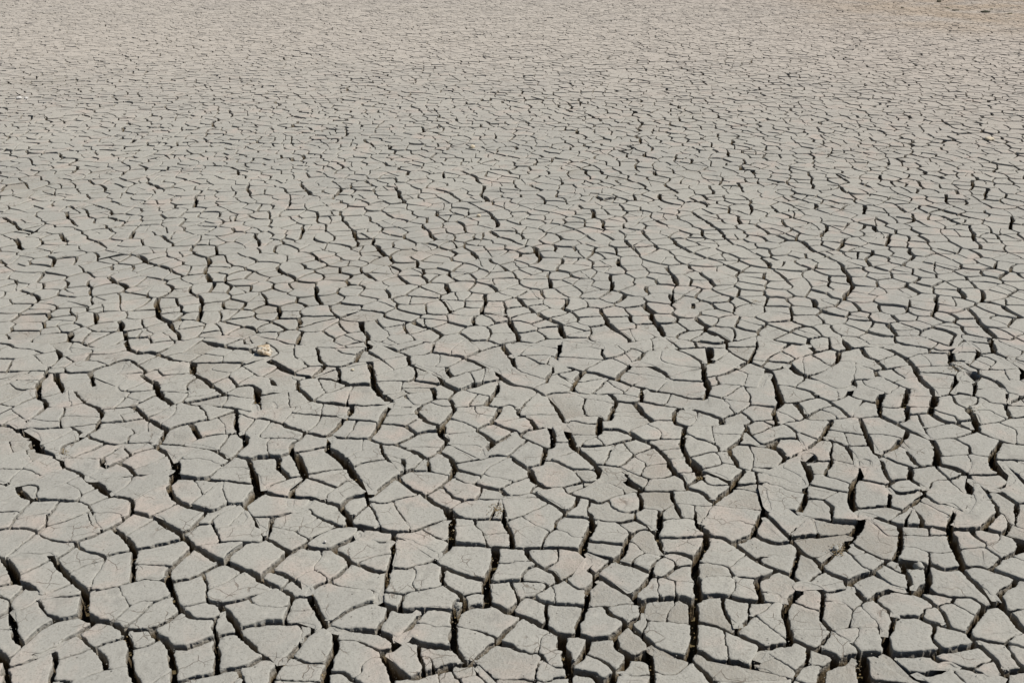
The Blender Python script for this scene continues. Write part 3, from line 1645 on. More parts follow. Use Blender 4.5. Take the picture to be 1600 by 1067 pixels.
3 440,465 560,435 720,440
4 720,450 780,515
3 780,515 900,500
4 530,440 530,480 510,510
3 510,510 600,520 680,530 780,515
3 900,470 920,495 1115,520
4 1115,515 1210,550
4 1380,460 1290,500 1210,550
3 1270,520 1450,515
4 1210,550 1330,590
4 1330,590 1430,635
4 1520,520 1600,600
3 1430,635 1600,640
4 1045,530 1040,580
4 130,480 180,540 130,590
4 0,445 130,480
3 180,540 330,590 440,600
3 130,590 0,600
4 465,550 455,580 400,600
3 465,550 510,510
3 100,600 230,640 340,650
4 400,600 340,650
4 665,530 670,600
3 670,600 720,640
4 760,575 830,600
4 960,600 1000,660 1025,720
3 830,600 960,600
4 620,650 620,740
3 590,630 720,640
3 340,650 470,690 540,720
4 230,680 240,730
4 0,695 40,750
3 240,640 230,680
3 380,725 540,720 610,705
3 630,705 740,710 820,700
4 820,680 860,770
3 860,640 830,670 870,700 980,680
3 1100,590 1190,650 1230,680
4 1230,680 1260,715 1360,710
3 1350,650 1370,710
4 1360,710 1480,770
3 1190,740 1140,800
3 1050,700 1190,740 1300,780
4 1400,760 1330,840
4 20,770 80,850 130,890
3 190,770 200,790
3 200,790 330,800
3 0,790 40,750 210,740
3 240,730 330,770
3 440,740 440,790 480,780
4 340,800 310,870
4 450,790 450,830
3 460,800 590,800
4 620,740 690,790 640,830
3 600,770 740,770
4 560,870 600,960
3 310,870 400,880 550,880
3 560,870 640,830
4 780,800 890,890
3 650,740 740,790 780,800
4 740,870 740,940
3 740,880 860,910
4 950,845 960,890
3 890,890 960,890 1120,870
4 1130,830 1125,870
4 1000,790 1010,820
3 860,775 1000,800
3 1010,820 1140,810 1320,840
3 1170,880 1180,910
3 1120,870 1230,865 1240,840
4 1040,910 1130,910 1220,970
4 1220,970 1220,1000 1300,1040 1380,1067
4 870,910 930,1000 970,1020
3 970,1020 1080,1000 1220,970
3 740,940 840,970
4 1330,910 1410,980
4 1410,980 1500,1000 1540,1067
3 1240,890 1330,910
3 1320,840 1420,870 1480,880
3 1410,830 1390,870
4 150,890 290,960
3 150,890 280,860
4 290,960 340,1040
3 290,960 400,920
3 400,910 410,940
3 340,970 470,1000 600,960
4 600,960 720,1060
4 830,1000 840,1040
3 840,970 950,1040
4 0,970 40,1060
3 30,1000 150,1020 300,1030
4 240,730 40,750
#T 1200 266
4 0,20 40,45
4 240,0 270,60 275,105
4 440,30 490,70 570,80
4 700,30 710,55
4 820,30 820,70
4 930,60 970,105
4 570,80 640,105
3 770,60 800,100 880,105
4 1060,30 1110,60
4 1280,20 1310,60 1430,65 1430,20
4 1280,60 1280,100
3 1110,60 1200,80 1280,100
4 480,120 540,170
3 275,105 380,130 480,120
4 130,155 260,205
4 0,210 60,260 150,295 240,320
4 290,210 290,240 380,270 390,300
4 640,150 880,195
4 790,210 860,260
4 600,230 600,275
4 610,280 740,330
3 740,330 870,330
4 900,265 920,310 830,340
4 830,340 950,395
3 380,270 520,260 600,275
4 1000,220 1180,270
4 1110,150 1125,200
4 1170,120 1200,170
4 1180,270 1320,300
4 1080,285 1190,335
4 1260,345 1280,420 1320,480
3 950,395 1070,350 1260,345
3 1320,480 1500,440 1600,440
4 1370,110 1350,180
3 1350,180 1440,180 1480,205
4 1520,300 1520,370
4 1390,340 1370,390
3 1320,300 1500,310
4 370,340 360,380 340,405
3 240,320 370,340
4 240,320 180,400
3 460,340 480,360 560,375
3 480,430 560,375
4 440,490 480,430
4 660,345 690,395
3 690,395 850,410 930,395
3 340,405 440,430 590,460
4 590,420 590,460
4 590,460 650,490 650,530 610,560
4 610,560 640,600
4 770,400 740,465
3 590,460 740,465 880,490
4 850,410 890,490
4 890,490 910,540 860,590
3 640,600 720,580 860,580
3 890,490 1040,490 1180,490
4 930,410 1000,450 1090,490
4 1160,430 1150,460 1190,490
3 890,520 1040,575 1250,550
3 1010,500 1050,540
4 1250,535 1260,570 1390,610
4 1260,500 1340,550
4 1410,530 1490,590
3 1180,490 1280,500
4 0,380 110,430
3 110,430 200,440
4 200,440 300,510 430,570
4 430,570 470,620 510,660
4 0,480 70,515
3 70,515 240,560
3 200,530 370,600 430,600
4 130,560 240,610
4 0,590 50,640 180,740
3 310,620 290,665
3 110,620 240,680 380,700
4 510,660 530,720 490,800
3 510,660 600,600
4 600,655 690,690
3 240,740 380,700 500,660
3 530,700 690,690 770,680
4 640,600 780,640 790,690
4 780,690 950,770
4 870,600 1040,650
4 1040,650 1040,710
3 950,770 1090,700 1260,690
3 790,650 1030,660
4 1250,650 1300,695
4 1050,690 1300,700 1400,710
4 1480,650 1420,710
4 1430,620 1600,670
4 1130,700 1210,785
4 1360,710 1410,815
3 950,770 1050,780 1210,785 1400,790
4 1560,750 1500,790 1410,815
4 240,740 420,780 520,790 680,840
3 0,760 240,740
4 260,760 290,850 370,890
4 370,890 480,915
4 700,840 860,860
4 720,850 810,940
3 860,870 880,790
4 850,780 890,800
3 530,830 580,890
3 480,915 580,890 700,860
4 1060,790 1040,880 1000,980
3 860,860 1050,850
4 1160,790 1310,930
4 1410,815 1550,900 1500,965
3 1250,870 1380,880 1400,860
4 1310,930 1400,1030
3 880,900 890,870
4 510,930 640,940
3 640,940 810,940
3 810,940 940,945 980,960
4 590,950 590,1020
4 310,905 400,970 470,1040
3 130,900 310,905
3 270,780 130,820
3 120,830 150,900
3 0,885 130,900
4 240,930 230,970
3 40,1050 230,970
3 400,970 580,960
4 740,950 800,1030
4 1000,980 1200,1040
3 810,1020 920,1010 1000,980
3 1050,940 1210,950 1310,940
3 1210,900 1215,970
3 1400,1030 1600,1010
3 590,1020 740,1020
3 480,1060 590,1020
'''
PITS = [(1515.0, 588.0, 17.0, 9.0), (1264.0, 713.0, 12.0, 7.5), (1352.0, 722.0, 9.0, 6.5), (1543.0, 776.0, 6.0, 5.0), (1141.0, 480.0, 8.0, 5.0)]

# ---------------------------------------------------------------- the crack network, traced as ground lines
def ground(x, y):
    u = (x - 800) / FPX
    v = (y - 533.5) / FPX
    t = CAM_H / (math.sin(PITCH) + v * math.cos(PITCH))
    return (u * t, t * (math.cos(PITCH) - v * math.sin(PITCH)))

def project(X, Y, Z=0.0):
    zc = Y * math.cos(PITCH) + (CAM_H - Z) * math.sin(PITCH)
    yc = -Y * math.sin(PITCH) + (CAM_H - Z) * math.cos(PITCH)
    zc = max(zc, 0.05)
    return 800 + FPX * X / zc, 533.5 + FPX * yc / zc

def parea(P):
    s = 0.
    x0, y0 = P[-1][0], P[-1][1]
    for p in P:
        s += x0 * p[1] - y0 * p[0]; x0, y0 = p[0], p[1]
    return s / 2

def read_trace():
    L = []
    row = 1
    ox = oy = 0
    for ln in TRACE.strip().split('\n'):
        if ln.startswith('#T'):
            _, a, b = ln.split()
            ox, oy = int(a), int(b)
            row = {800: 1, 533: 2, 266: 3}[oy]
            continue
        q = ln.split()
        L.append([int(q[0]), [(ox + float(s.split(',')[0]) / 4, oy + float(s.split(',')[1]) / 4) for s in q[1:]], row])
    return L
ALLTRACE = read_trace()

# -- beyond the closely traced part: a network of cells round seeds. Seeds come in pairs on both sides of the traced
#    main cracks, so those cracks run where they do in the photograph; in between and further out they are scattered.
YSEAM = ground(800, 531)[1]
YF = 25.0
def xs(y): return 2.0 + .60 * y
def cell_size(y):
    # the plates get smaller towards the shore
    if y < 6: return .122
    if y < 15: return .122 - (y - 6) / 9. * .040
    return .082 if y < 18.5 else .12
def build_cells():
    rnd = random.Random(17)
    rows = []
    y = YSEAM - .6
    while y < YF:
        rows.append(y)
        y += cell_size(y) * .93
    seeds = []          # x, y, poly, side, class
    rowlist = [[] for _ in rows]
    def row_of(y):
        lo, hi = 0, len(rows) - 1
        while lo < hi:
            m = (lo + hi) // 2
            if rows[m] < y: lo = m + 1
            else: hi = m
        return lo
    blocked = defaultdict(list)
    k = 0
    for c, pts, row in ALLTRACE:
        if row != 3: continue
        k += 1
        gp = [ground(*p) for p in pts]
        ds = []
        acc = 0.
        step = .095 if c >= 4 else .105
        for i in range(len(gp) - 1):
            a, b = gp[i], gp[i + 1]
            L = math.hypot(b[0] - a[0], b[1] - a[1])
            if L < 1e-6: continue
            n = max(1, int(L / step + .5))
            nx, ny = -(b[1] - a[1]) / L, (b[0] - a[0]) / L
            for j in range(n):
                t = (j + .5) / n
                x = a[0] + (b[0] - a[0]) * t; y = a[1] + (b[1] - a[1]) * t
                if y < YSEAM - .1: continue
                o = rnd.uniform(.040, .055)
                q = [(x + nx * o * s_, y + ny * o * s_, k, s_, c) for s_ in (1, -1)]
                if any(math.hypot(z[0] - w[0], z[1] - w[1]) < .062 for z in q for w in blocked[int(x / .3), int(y / .3)]): continue
                for z in q:
                    for di in (-1, 0, 1):
                        for dj in (-1, 0, 1): blocked[int(x / .3) + di, int(y / .3) + dj].append(z)
                    seeds.append(z); rowlist[row_of(z[1])].append(len(seeds) - 1)
    for r, y in enumerate(rows):
        s = cell_size(y)
        x = -xs(y) + rnd.uniform(0, s)
        while x < xs(y):
            off = abs(x) > .5 * y + 1.5 + .06 * y
            px = x + rnd.uniform(-.36, .36) * s; py = y + rnd.uniform(-.36, .36) * s
            if not any(math.hypot(px - w[0], py - w[1]) < .074 for w in blocked[int(px / .3), int(py / .3)]):
                seeds.append((px, py, 0, 0, 0)); rowlist[r].append(len(seeds) - 1)
            x += s * (2.2 if off and r % 2 else 1.)
    for l in rowlist: l.sort(key=lambda i: seeds[i][0])
    xsr = [[seeds[i][0] for i in l] for l in rowlist]
    from bisect import bisect_left
    # large families of cells: the cracks between families are the wide ones
    def family(x, y):
        v = noise.noise_vector(Vector((x * 1.1, y * 1.1, 20)))
        S = .58 if y < 9 else .46
        x += v.x * .28; y += v.y * .28
        best = None
        gx, gy = int(x // S), int(y // S)
        for i in (-1, 0, 1):
            for j in (-1, 0, 1):
                h = random.Random((gx + i) * 7919 + (gy + j) * 104729)
                qx = (gx + i + h.random()) * S; qy = (gy + j + h.random()) * S
                d = (qx - x) ** 2 + (qy - y) ** 2
                if best is None or d < best[0]: best = (d, (gx + i, gy + j))
        return best[1]
    fam = [family(s[0], s[1]) for s in seeds]
    YTR = ground(800, 272)[1]
    cells = []; keep = set(); near_edges = []
    for r, l in enumerate(rowlist):
        s = cell_size(rows[r])
        for i in l:
            sx, sy = seeds[i][0], seeds[i][1]
            if sy < YSEAM: continue
            nb = []
            R = 2.6 * s
            for rr in range(max(0, r - 3), min(len(rows), r + 4)):
                a = bisect_left(xsr[rr], sx - R); b = bisect_left(xsr[rr], sx + R)
                for t in range(a, b):
                    j = rowlist[rr][t]
                    if j != i:
                        nb.append(((seeds[j][0] - sx) ** 2 + (seeds[j][1] - sy) ** 2, j))
            nb.sort()
            H = 1.3 * s
            P = [(-H, -H, -1), (H, -H, -1), (H, H, -1), (-H, H, -1)]
            mr = 2 * H * H
            for d2, j in nb:
                if d2 > 4 * mr: break
                dx = seeds[j][0] - sx; dy = seeds[j][1] - sy
                lim = d2 / 2
                f = [p[0] * dx + p[1] * dy - lim for p in P]
                if max(f) <= 0: continue
                Q = []
                n = len(P)
                for t in range(n):
                    a, b = P[t], P[(t + 1) % n]
                    fa, fb = f[t], f[(t + 1) % n]
                    if fa <= 0: Q.append(a)
                    if (fa <= 0) != (fb <= 0):
                        u = fa / (fa - fb)
                        q = (a[0] + (b[0] - a[0]) * u, a[1] + (b[1] - a[1]) * u)
                        Q.append((q[0], q[1], j if fa <= 0 else a[2]))
                P = Q
                mr = max(p[0] ** 2 + p[1] ** 2 for p in P)
            keep.add(i)
            loop = []
            n = len(P)
            for t in range(n):
                a, b = P[t], P[(t + 1) % n]
                j = a[2]
                k2 = (min(i, j), max(i, j))
                h = ((k2[0] * 73856093) ^ (k2[1] * 19349663)) % 1000 / 1000.
                near_f = s / .128 if sy < 18 else .6
                w = (.0075 + .0100 * h) * near_f
                if j >= 0:
                    A_, B_ = seeds[i], seeds[j]
                    if A_[2] and A_[2] == B_[2] and A_[3] != B_[3]:
                        w = (.0190 + .008 * h) if A_[4] >= 4 else (.0115 + .005 * h)
                    elif sy > YTR and fam[i] != fam[j]:
                        hh = hash((min(fam[i], fam[j]), max(fam[i], fam[j]))) % 100 / 100.
                        w = (.015 + .017 * hh) * (.7 + .6 * h) * (.35 + .65 * near_f)
                ax, ay, bx, by = sx + a[0], sy + a[1], sx + b[0], sy + b[1]
                if j >= 0 and seeds[j][1] < YSEAM: near_edges.append(((round(ax, 4), round(ay, 4)), (round(bx, 4), round(by, 4))))
                loop.append((ax, ay, w))
                L = math.hypot(bx - ax, by - ay)
                if j < 0 or seeds[j][1] >= YSEAM:
                    # a slight bend in the middle, the same seen from both sides
                    m = 3 if L > .09 and sy < 10 else 1 if L > .05 else 0
                    sg = 1 if i < j else -1
                    for t2 in range(1, m + 1):
                        u = t2 / (m + 1)
                        o = (((k2[0] * 31 + k2[1] * 17) % 200) / 100. - 1) * .11 * L * 4 * u * (1 - u) * sg
                        loop.append((ax + (bx - ax) * u - (by - ay) / (L + 1e-9) * o, ay + (by - ay) * u + (bx - ax) / (L + 1e-9) * o, w))
            cells.append(loop)
    # the near border of the cells, from left to right
    nxt = defaultdict(list)
    for a, b in near_edges: nxt[a].append(b)
    def look(p):
        if p in nxt: return p
        for dx in (-1, 0, 1):
            for dy in (-1, 0, 1):
                q = (round(p[0] + dx * 1e-4, 4), round(p[1] + dy * 1e-4, 4))
                if q in nxt: return q
        return None
    start = min(nxt, key=lambda p: p[0])
    chain = [start]; p = start
    while 1:
        q = look(p)
        if q is None: break
        b = nxt[q].pop()
        if not nxt[q]: del nxt[q]
        chain.append(b); p = b
    return cells, chain
CELLS, CHAIN = build_cells()
print("cells", len(CELLS), "border", len(CHAIN), CHAIN[0], CHAIN[-1])

def build_graph():
    L = [t for t in ALLTRACE if t[2] != 3]
    rnd = random.Random(3)
    def wig(a, b, n, amp):
        out = []
        for i in range(n + 1):
            t = i / n
            x = a[0] + (b[0] - a[0]) * t
            y = a[1] + (b[1] - a[1]) * t
            if 0 < i < n:
                x += rnd.uniform(-amp, amp)
                y += rnd.uniform(-amp * .6, amp * .6)
            out.append((x, y))
        return out
    pc = [project(*p) for p in CHAIN]
    ia = min(range(len(pc)), key=lambda i: abs(pc[i][0] + 90)); ib = min(range(len(pc)), key=lambda i: abs(pc[i][0] - 1690))
    top = pc[ia:ib + 1]
    TL, TR, BR, BL = top[0], top[-1], (1700, 1135), (-100, 1135)
    ring = [[6, top, 0], [3, wig(TR, BR, 22, 8), 0], [4, wig(BR, BL, 26, 10), 0], [3, wig(BL, TL, 22, 8), 0]]

    def segs_of(Ls):
        return [(p[i], p[i + 1], c, k) for k, (c, p, _) in enumerate(Ls) for i in range(len(p) - 1)]
    def nearest(pt, S, skip):
        best = (1e9, None)
        x, y = pt
        for a, b, c, k in S:
            if k == skip or min(a[0], b[0]) - 30 > x or max(a[0], b[0]) + 30 < x or min(a[1], b[1]) - 24 > y or max(a[1], b[1]) + 24 < y:
                continue
            dx = b[0] - a[0]; dy = b[1] - a[1]; l = dx * dx + dy * dy or 1e-9
            t = max(0, min(1, ((x - a[0]) * dx + (y - a[1]) * dy) / l))
            q = (a[0] + dx * t, a[1] + dy * t)
            d = math.hypot(x - q[0], (y - q[1]) * 1.5)
            if d < best[0]: best = (d, q)
        return best
    def ray(pt, d, S, skip, mx):
        best = None
        for a, b, c, k in S:
            if k == skip: continue
            ex = b[0] - a[0]; ey = b[1] - a[1]; den = d[0] * ey - d[1] * ex
            if abs(den) < 1e-9: continue
            wx = a[0] - pt[0]; wy = a[1] - pt[1]
            t = (wx * ey - wy * ex) / den
            s = (wx * d[1] - wy * d[0]) / den
            if 0 <= s <= 1 and .01 < t < mx and (best is None or t < best): best = t
        return best
    ALL = L + ring
    S = segs_of(ALL)
    ext = []
    for k, (c, p, row) in enumerate(L):
        for end in (0, 1):
            e, q = (p[0], p[1]) if end == 0 else (p[-1], p[-2])
            d, n = nearest(e, S, k)
            dx = e[0] - q[0]; dy = e[1] - q[1]; l = math.hypot(dx, dy) or 1; dx /= l; dy /= l
            border = e[0] < 4 or e[0] > 1596 or e[1] > 1062
            if border and d > 2.0:
                t = ray(e, (dx, dy), S, k, 250)
                if t: ext.append([c, [e, (e[0] + dx * (t + .3), e[1] + dy * (t + .3))], row])
            elif d < (6, 6, 6, 3.5)[row]:
                vx = n[0] - e[0]; vy = n[1] - e[1]; l2 = math.hypot(vx, vy)
                if l2 > .05: ext.append([c, [e, (n[0] + vx / l2 * .3, n[1] + vy / l2 * .3)], row])
            else:
                t = ray(e, (dx, dy), S, k, (0, 120, 110, 160)[row])
                if t: ext.append([min(c, 2) if t > 8 and row < 3 else c, [e, (e[0] + dx * (t + .3), e[1] + dy * (t + .3))], row])
    ALL += ext
    for (x, y, a, b) in PITS:
        pp = [(x + a * math.cos(t * .628) * rnd.uniform(.9, 1.1), y + b * math.sin(t * .628) * rnd.uniform(.9, 1.1)) for t in range(10)]
        pp.append(pp[0])
        ALL.append([2, pp, 9])
        d, q = nearest((x, y), [z for z in S if abs(z[0][0] - x) < 60 and abs(z[0][1] - y) < 40], -1)
        if q and d > 1: ALL.append([3, [(x, y), (q[0] + (q[0] - x) / d * .3, q[1] + (q[1] - y) / d * .3)], 9])
    S = [s[:3] for s in segs_of(ALL)]
    cell = 20.
    grid = defaultdict(list)
    for i, (a, b, c) in enumerate(S):
        for gx in range(int(min(a[0], b[0]) // cell), int(max(a[0], b[0]) // cell) + 1):
            for gy in range(int(min(a[1], b[1]) // cell), int(max(a[1], b[1]) // cell) + 1):
                grid[gx, gy].append(i)
    cuts = [[0., 1.] for _ in S]
    seen = set()
    for ids in grid.values():
        for ii in range(len(ids)):
            for jj in range(ii + 1, len(ids)):
                i, j = ids[ii], ids[jj]
                if (i, j) in seen: continue
                seen.add((i, j))
                a, b, _ = S[i]; c, d, _ = S[j]
                rx = b[0] - a[0]; ry = b[1] - a[1]; sx = d[0] - c[0]; sy = d[1] - c[1]
                den = rx * sy - ry * sx
                if abs(den) < 1e-9: continue
                t = ((c[0] - a[0]) * sy - (c[1] - a[1]) * sx) / den
                u = ((c[0] - a[0]) * ry - (c[1] - a[1]) * rx) / den
                if -1e-6 <= t <= 1 + 1e-6 and -1e-6 <= u <= 1 + 1e-6:
                    cuts[i].append(t); cuts[j].append(u)
    nodes = []
    ngrid = defaultdict(list)
    MT = 1.3
    def node(p):
        mt = MT
        gx, gy = int(p[0] // MT), int(p[1] // MT)
        for i in (-1, 0, 1):
            for j in (-1, 0, 1):
                for n in ngrid[gx + i, gy + j]:
                    if math.hypot(nodes[n][0] - p[0], nodes[n][1] - p[1]) < mt: return n
        nodes.append(p)
        ngrid[gx, gy].append(len(nodes) - 1)
        return len(nodes) - 1
    ringnodes = set()
    E = {}
    for (a, b, c), ct in zip(S, cuts):
        prev = None
        for t in sorted(set(ct)):
            n = node((a[0] + (b[0] - a[0]) * t, a[1] + (b[1] - a[1]) * t))
            if prev is not None and n != prev:
                k = (min(n, prev), max(n, prev))
                E[k] = max(E.get(k, 0), c)
            prev = n
    for k in list(E):
        mx = (nodes[k[0]][0] + nodes[k[1]][0]) / 2; my = (nodes[k[0]][1] + nodes[k[1]][1]) / 2
        if any(((mx - x) / a) ** 2 + ((my - y) / b) ** 2 < .62 for x, y, a, b in PITS): E.pop(k)
    G = [ground(*p) for p in nodes]
    def prune():
        while 1:
            deg = defaultdict(list)
            for k in E: deg[k[0]].append(k); deg[k[1]].append(k)
            rm = [v[0] for v in deg.values() if len(v) == 1]
            if not rm: break
            for k in rm: E.pop(k, None)
        adj = defaultdict(list)
        for a, b in E: adj[a].append(b); adj[b].append(a)
        seen = set(); best = []
        for s in adj:
            if s in seen: continue
            st = [s]; seen.add(s); comp = [s]
            while st:
                for y in adj[st.pop()]:
                    if y not in seen: seen.add(y); st.append(y); comp.append(y)
            if len(comp) > len(best): best = comp
        bs = set(best)
        for k in [k for k in E if k[0] not in bs]: E.pop(k)
    def faces():
        adj = defaultdict(list)
        for a, b in E: adj[a].append(b); adj[b].append(a)
        nxt = {}
        for n in adj:
            adj[n].sort(key=lambda m: math.atan2(nodes[m][1] - nodes[n][1], nodes[m][0] - nodes[n][0]))
            l = adj[n]
            for i, m in enumerate(l): nxt[(m, n)] = (n, l[(i - 1) % len(l)])
        seen = set(); out = []
        for h in nxt:
            if h in seen: continue
            f = []; x = h
            while x not in seen: seen.add(x); f.append(x[0]); x = nxt[x]
            out.append(f)
        return out
    def area(f):
        return sum(G[f[i - 1]][0] * G[f[i]][1] - G[f[i - 1]][1] * G[f[i]][0] for i in range(len(f))) / 2
    def ek(f, j): return (min(f[j - 1], f[j]), max(f[j - 1], f[j]))
    def elen(k): return math.hypot(G[k[0]][0] - G[k[1]][0], G[k[0]][1] - G[k[1]][1])
    for it in range(30):
        prune()
        fs = faces()
        rm = 0; touched = set(); e2f = defaultdict(list)
        for i, f in enumerate(fs):
            for j in range(len(f)): e2f[ek(f, j)].append(i)
        AR = [abs(area(f)) for f in fs]
        for i, f in enumerate(fs):
            if AR[i] > 50: continue
            thick = 2 * AR[i] / sum(elen(ek(f, j)) for j in range(len(f)))
            cx = sum(nodes[n][0] for n in f) / len(f); cy = sum(nodes[n][1] for n in f) / len(f)
            if any(abs(cx - x) < a and abs(cy - y) < b for x, y, a, b in PITS): continue
            if AR[i] < .0009 or thick < (.011 if cy > 533 else .016):
                nb = defaultdict(float); ne = defaultdict(list)
                for j in range(len(f)):
                    k = ek(f, j)
                    for o in e2f[k]:
                        if o != i and k in E: nb[o] += elen(k) * (1.6 - .22 * E[k]); ne[o].append(k)
                if not nb: continue
                o = max(nb, key=nb.get)
                if i in touched or o in touched or AR[o] > 50: continue
                touched |= {i, o}
                for k in ne[o]: E.pop(k, None)
                rm += 1
        if not rm: break
    prune()
    fs = faces()
    outer = max(range(len(fs)), key=lambda i: abs(area(fs[i])))
    of = fs[outer]
    inner = [f if area(f) > 0 else f[::-1] for i, f in enumerate(fs) if i != outer]
    return nodes, G, E, inner, of, (TL, TR, BR, BL), (ia, ib)

# ---------------------------------------------------------------- from crack lines to plate outlines (ground metres)
WID = {1: .0019, 2: .0041, 3: .0082, 4: .0160, 5: .0245, 6: .0090}
nodes, G, E, inner, outer, CORN, (ia, ib) = build_graph()
adj = defaultdict(list)
for a, b in E:
    adj[a].append(b); adj[b].append(a)

def tangent(n, frm, to):
    """curve direction at node n when travelling frm -> to (either may be n)"""
    nb = adj[n]
    if len(nb) == 2:
        o = nb[0] if nb[1] == (to if frm == n else frm) else nb[1]
        if frm == n: a, b = o, to
        else: a, b = frm, o
    else:
        a, b = frm, to
    dx = G[b][0] - G[a][0]; dy = G[b][1] - G[a][1]
    l = math.hypot(dx, dy) or 1e-9
    return dx / l, dy / l

EDGE = {}
def edge_pts(a, b):
    """interior points of the edge a -> b, the same from both sides"""
    k = (a, b) if a < b else (b, a)
    if k not in EDGE:
        p, q = G[k[0]], G[k[1]]
        L = math.hypot(q[0] - p[0], q[1] - p[1])
        D = .5 * (p[1] + q[1])
        sp = max(.012, D * .0028)
        n = int(L / sp)
        if E.get(k) == 6:
            EDGE[k] = [(p[0] + (q[0] - p[0]) * i / (n + 1), p[1] + (q[1] - p[1]) * i / (n + 1)) for i in range(1, n + 1)]
            return EDGE[k] if a < b else EDGE[k][::-1]
        t0 = tangent(k[0], k[0], k[1]); t1 = tangent(k[1], k[0], k[1])
        out = []
        ph = noise.noise(Vector((k[0] * 7.7, k[1] * 3.1, 0)))
        for i in range(1, n + 1):
            t = i / (n + 1)
            h00 = 2 * t**3 - 3 * t**2 + 1; h10 = t**3 - 2 * t**2 + t; h01 = -2 * t**3 + 3 * t**2; h11 = t**3 - t**2
            x = h00 * p[0] + h10 * L * .8 * t0[0] + h01 * q[0] + h11 * L * .8 * t1[0]
            y = h00 * p[1] + h10 * L * .8 * t0[1] + h01 * q[1] + h11 * L * .8 * t1[1]
            f = min(t, 1 - t) * 2
            a_ = noise.noise(Vector((i * sp * 14, ph * 40, 1.5))) * L * .10 * f
            nx, ny = -(q[1] - p[1]) / L, (q[0] - p[0]) / L
            out.append((x + nx * a_, y + ny * a_))
        EDGE[k] = out
    o = EDGE[k]
    return o if a < b else o[::-1]

def loop_of(f):
    out = []
    n = len(f)
    for i in range(n):
        a, b = f[i], f[(i + 1) % n]
        c = E[(min(a, b), max(a, b))]
        dx_ = abs(G[b][0] - G[a][0]); dl = math.hypot(dx_, G[b][1] - G[a][1]) + 1e-9
        w = WID[c] * (.98 + .12 * dx_ / dl) * (1.22 if c in (2, 3) and (G[b][0] - G[a][0]) * (G[b][1] - G[a][1]) > .25 * dl * dl else 1.) * (1. + .20 * min(1., max(0., (G[a][1] - 2.2) / .8)))          # cracks running across the view gape wider
        out.append((G[a][0], G[a][1], w))
        for p in edge_pts(a, b): out.append((p[0], p[1], w))
    return out

def centroid(P):
    A = cx = cy = 0.
    x0, y0 = P[-1][0], P[-1][1]
    for p in P:
        c = x0 * p[1] - y0 * p[0]
        A += c; cx += (x0 + p[0]) * c; cy += (y0 + p[1]) * c
        x0, y0 = p[0], p[1]
    if abs(A) < 1e-12: return P[0][0], P[0][1]
    return cx / (3 * A), cy / (3 * A)

def split(P, rnd, A):
    """cut a polygon in two along a wandering line; returns (P1, P2)"""
    cx, cy = centroid(P)
    sxx = sxy = syy = 0.
    st = max(1, len(P) // 40)
    for p in P[::st]:
        dx = p[0] - cx; dy = p[1] - cy
        sxx += dx * dx; sxy += dx * dy; syy += dy * dy
    ang = .5 * math.atan2(2 * sxy, sxx - syy) + math.pi / 2
    size = math.sqrt(A)
    for attempt in range(20):
        th = ang + rnd.gauss(0, .30 + .2 * attempt)
        ox = cx + rnd.gauss(0, .12) * size; oy = cy + rnd.gauss(0, .12) * size
        if attempt > 3:
            p, q = rnd.choice(P), rnd.choice(P)
            ox, oy = (p[0] + q[0]) / 2, (p[1] + q[1]) / 2
        dx, dy = math.cos(th), math.sin(th)
        hits = []
        n = len(P)
        s0 = (P[-1][0] - ox) * dy - (P[-1][1] - oy) * dx
        for i in range(n):
            p = P[i]
            s1 = (p[0] - ox) * dy - (p[1] - oy) * dx
            if (s0 > 0) != (s1 > 0):
                q = P[i - 1]
                u = s0 / (s0 - s1)
                hx = q[0] + (p[0] - q[0]) * u; hy = q[1] + (p[1] - q[1]) * u
                hits.append(((hx - ox) * dx + (hy - oy) * dy, i - 1 if i else n - 1, hx, hy))
            s0 = s1
        if len(hits) < 2: continue
        hits.sort()
        best = None
        for i in range(0, len(hits) - 1, 2):
            l = hits[i + 1][0] - hits[i][0]
            if best is None or l > best[0]: best = (l, hits[i], hits[i + 1])
        L, h0, h1 = best
        if L < .35 * size or h0[1] == h1[1]: continue
        D = max(1., cy)
        sp = max(.022, D * .0032)
        m = max(0, int(L / sp) - 0)
        amp = .075 * L if L < 1.5 else .05 * L
        k = 1
        while k < m + 1: k *= 2
        k = min(k, 256)
        off = [0.] * (k + 1)
        step = k; a_ = amp
        while step > 1:
            for j in range(step // 2, k, step):
                off[j] = .5 * (off[j - step // 2] + off[j + step // 2]) + rnd.gauss(0, a_ * .55)
            step //= 2; a_ *= .52
        w = (.026 if A > 1.6 else .021 if A > .4 else .016 if A > .12 else .011 if A > .045 else .0065) * rnd.uniform(.55, 1.45)
        mid = []
        for j in range(1, k):
            t = j / k
            fx = h0[2] + (h1[2] - h0[2]) * t - dy * off[j]; fy = h0[3] + (h1[3] - h0[3]) * t + dx * off[j]
            mid.append((fx, fy, w))
        a, b = h0[1], h1[1]
        def arc(i, j):           # vertices after edge i up to vertex j
            return P[i + 1:j + 1] if i < j else P[i + 1:] + P[:j + 1]
        A1 = [(h1[2], h1[3], P[b][2])] + arc(b, a) + [(h0[2], h0[3], w)] + mid
        A2 = [(h0[2], h0[3], P[a][2])] + arc(a, b) + [(h1[2], h1[3], w)] + mid[::-1]
        a1, a2 = parea(A1), parea(A2)
        lim = .2 if attempt < 6 else .1
        if a1 < lim * A or a2 < lim * A: continue
        if k > 1 and A < .5:     # refuse cuts that wander over the outline
            ok = abs(a1 + a2 - A) < 1e-6 + .001 * A
            if not ok: continue
        return A1, A2
    return None

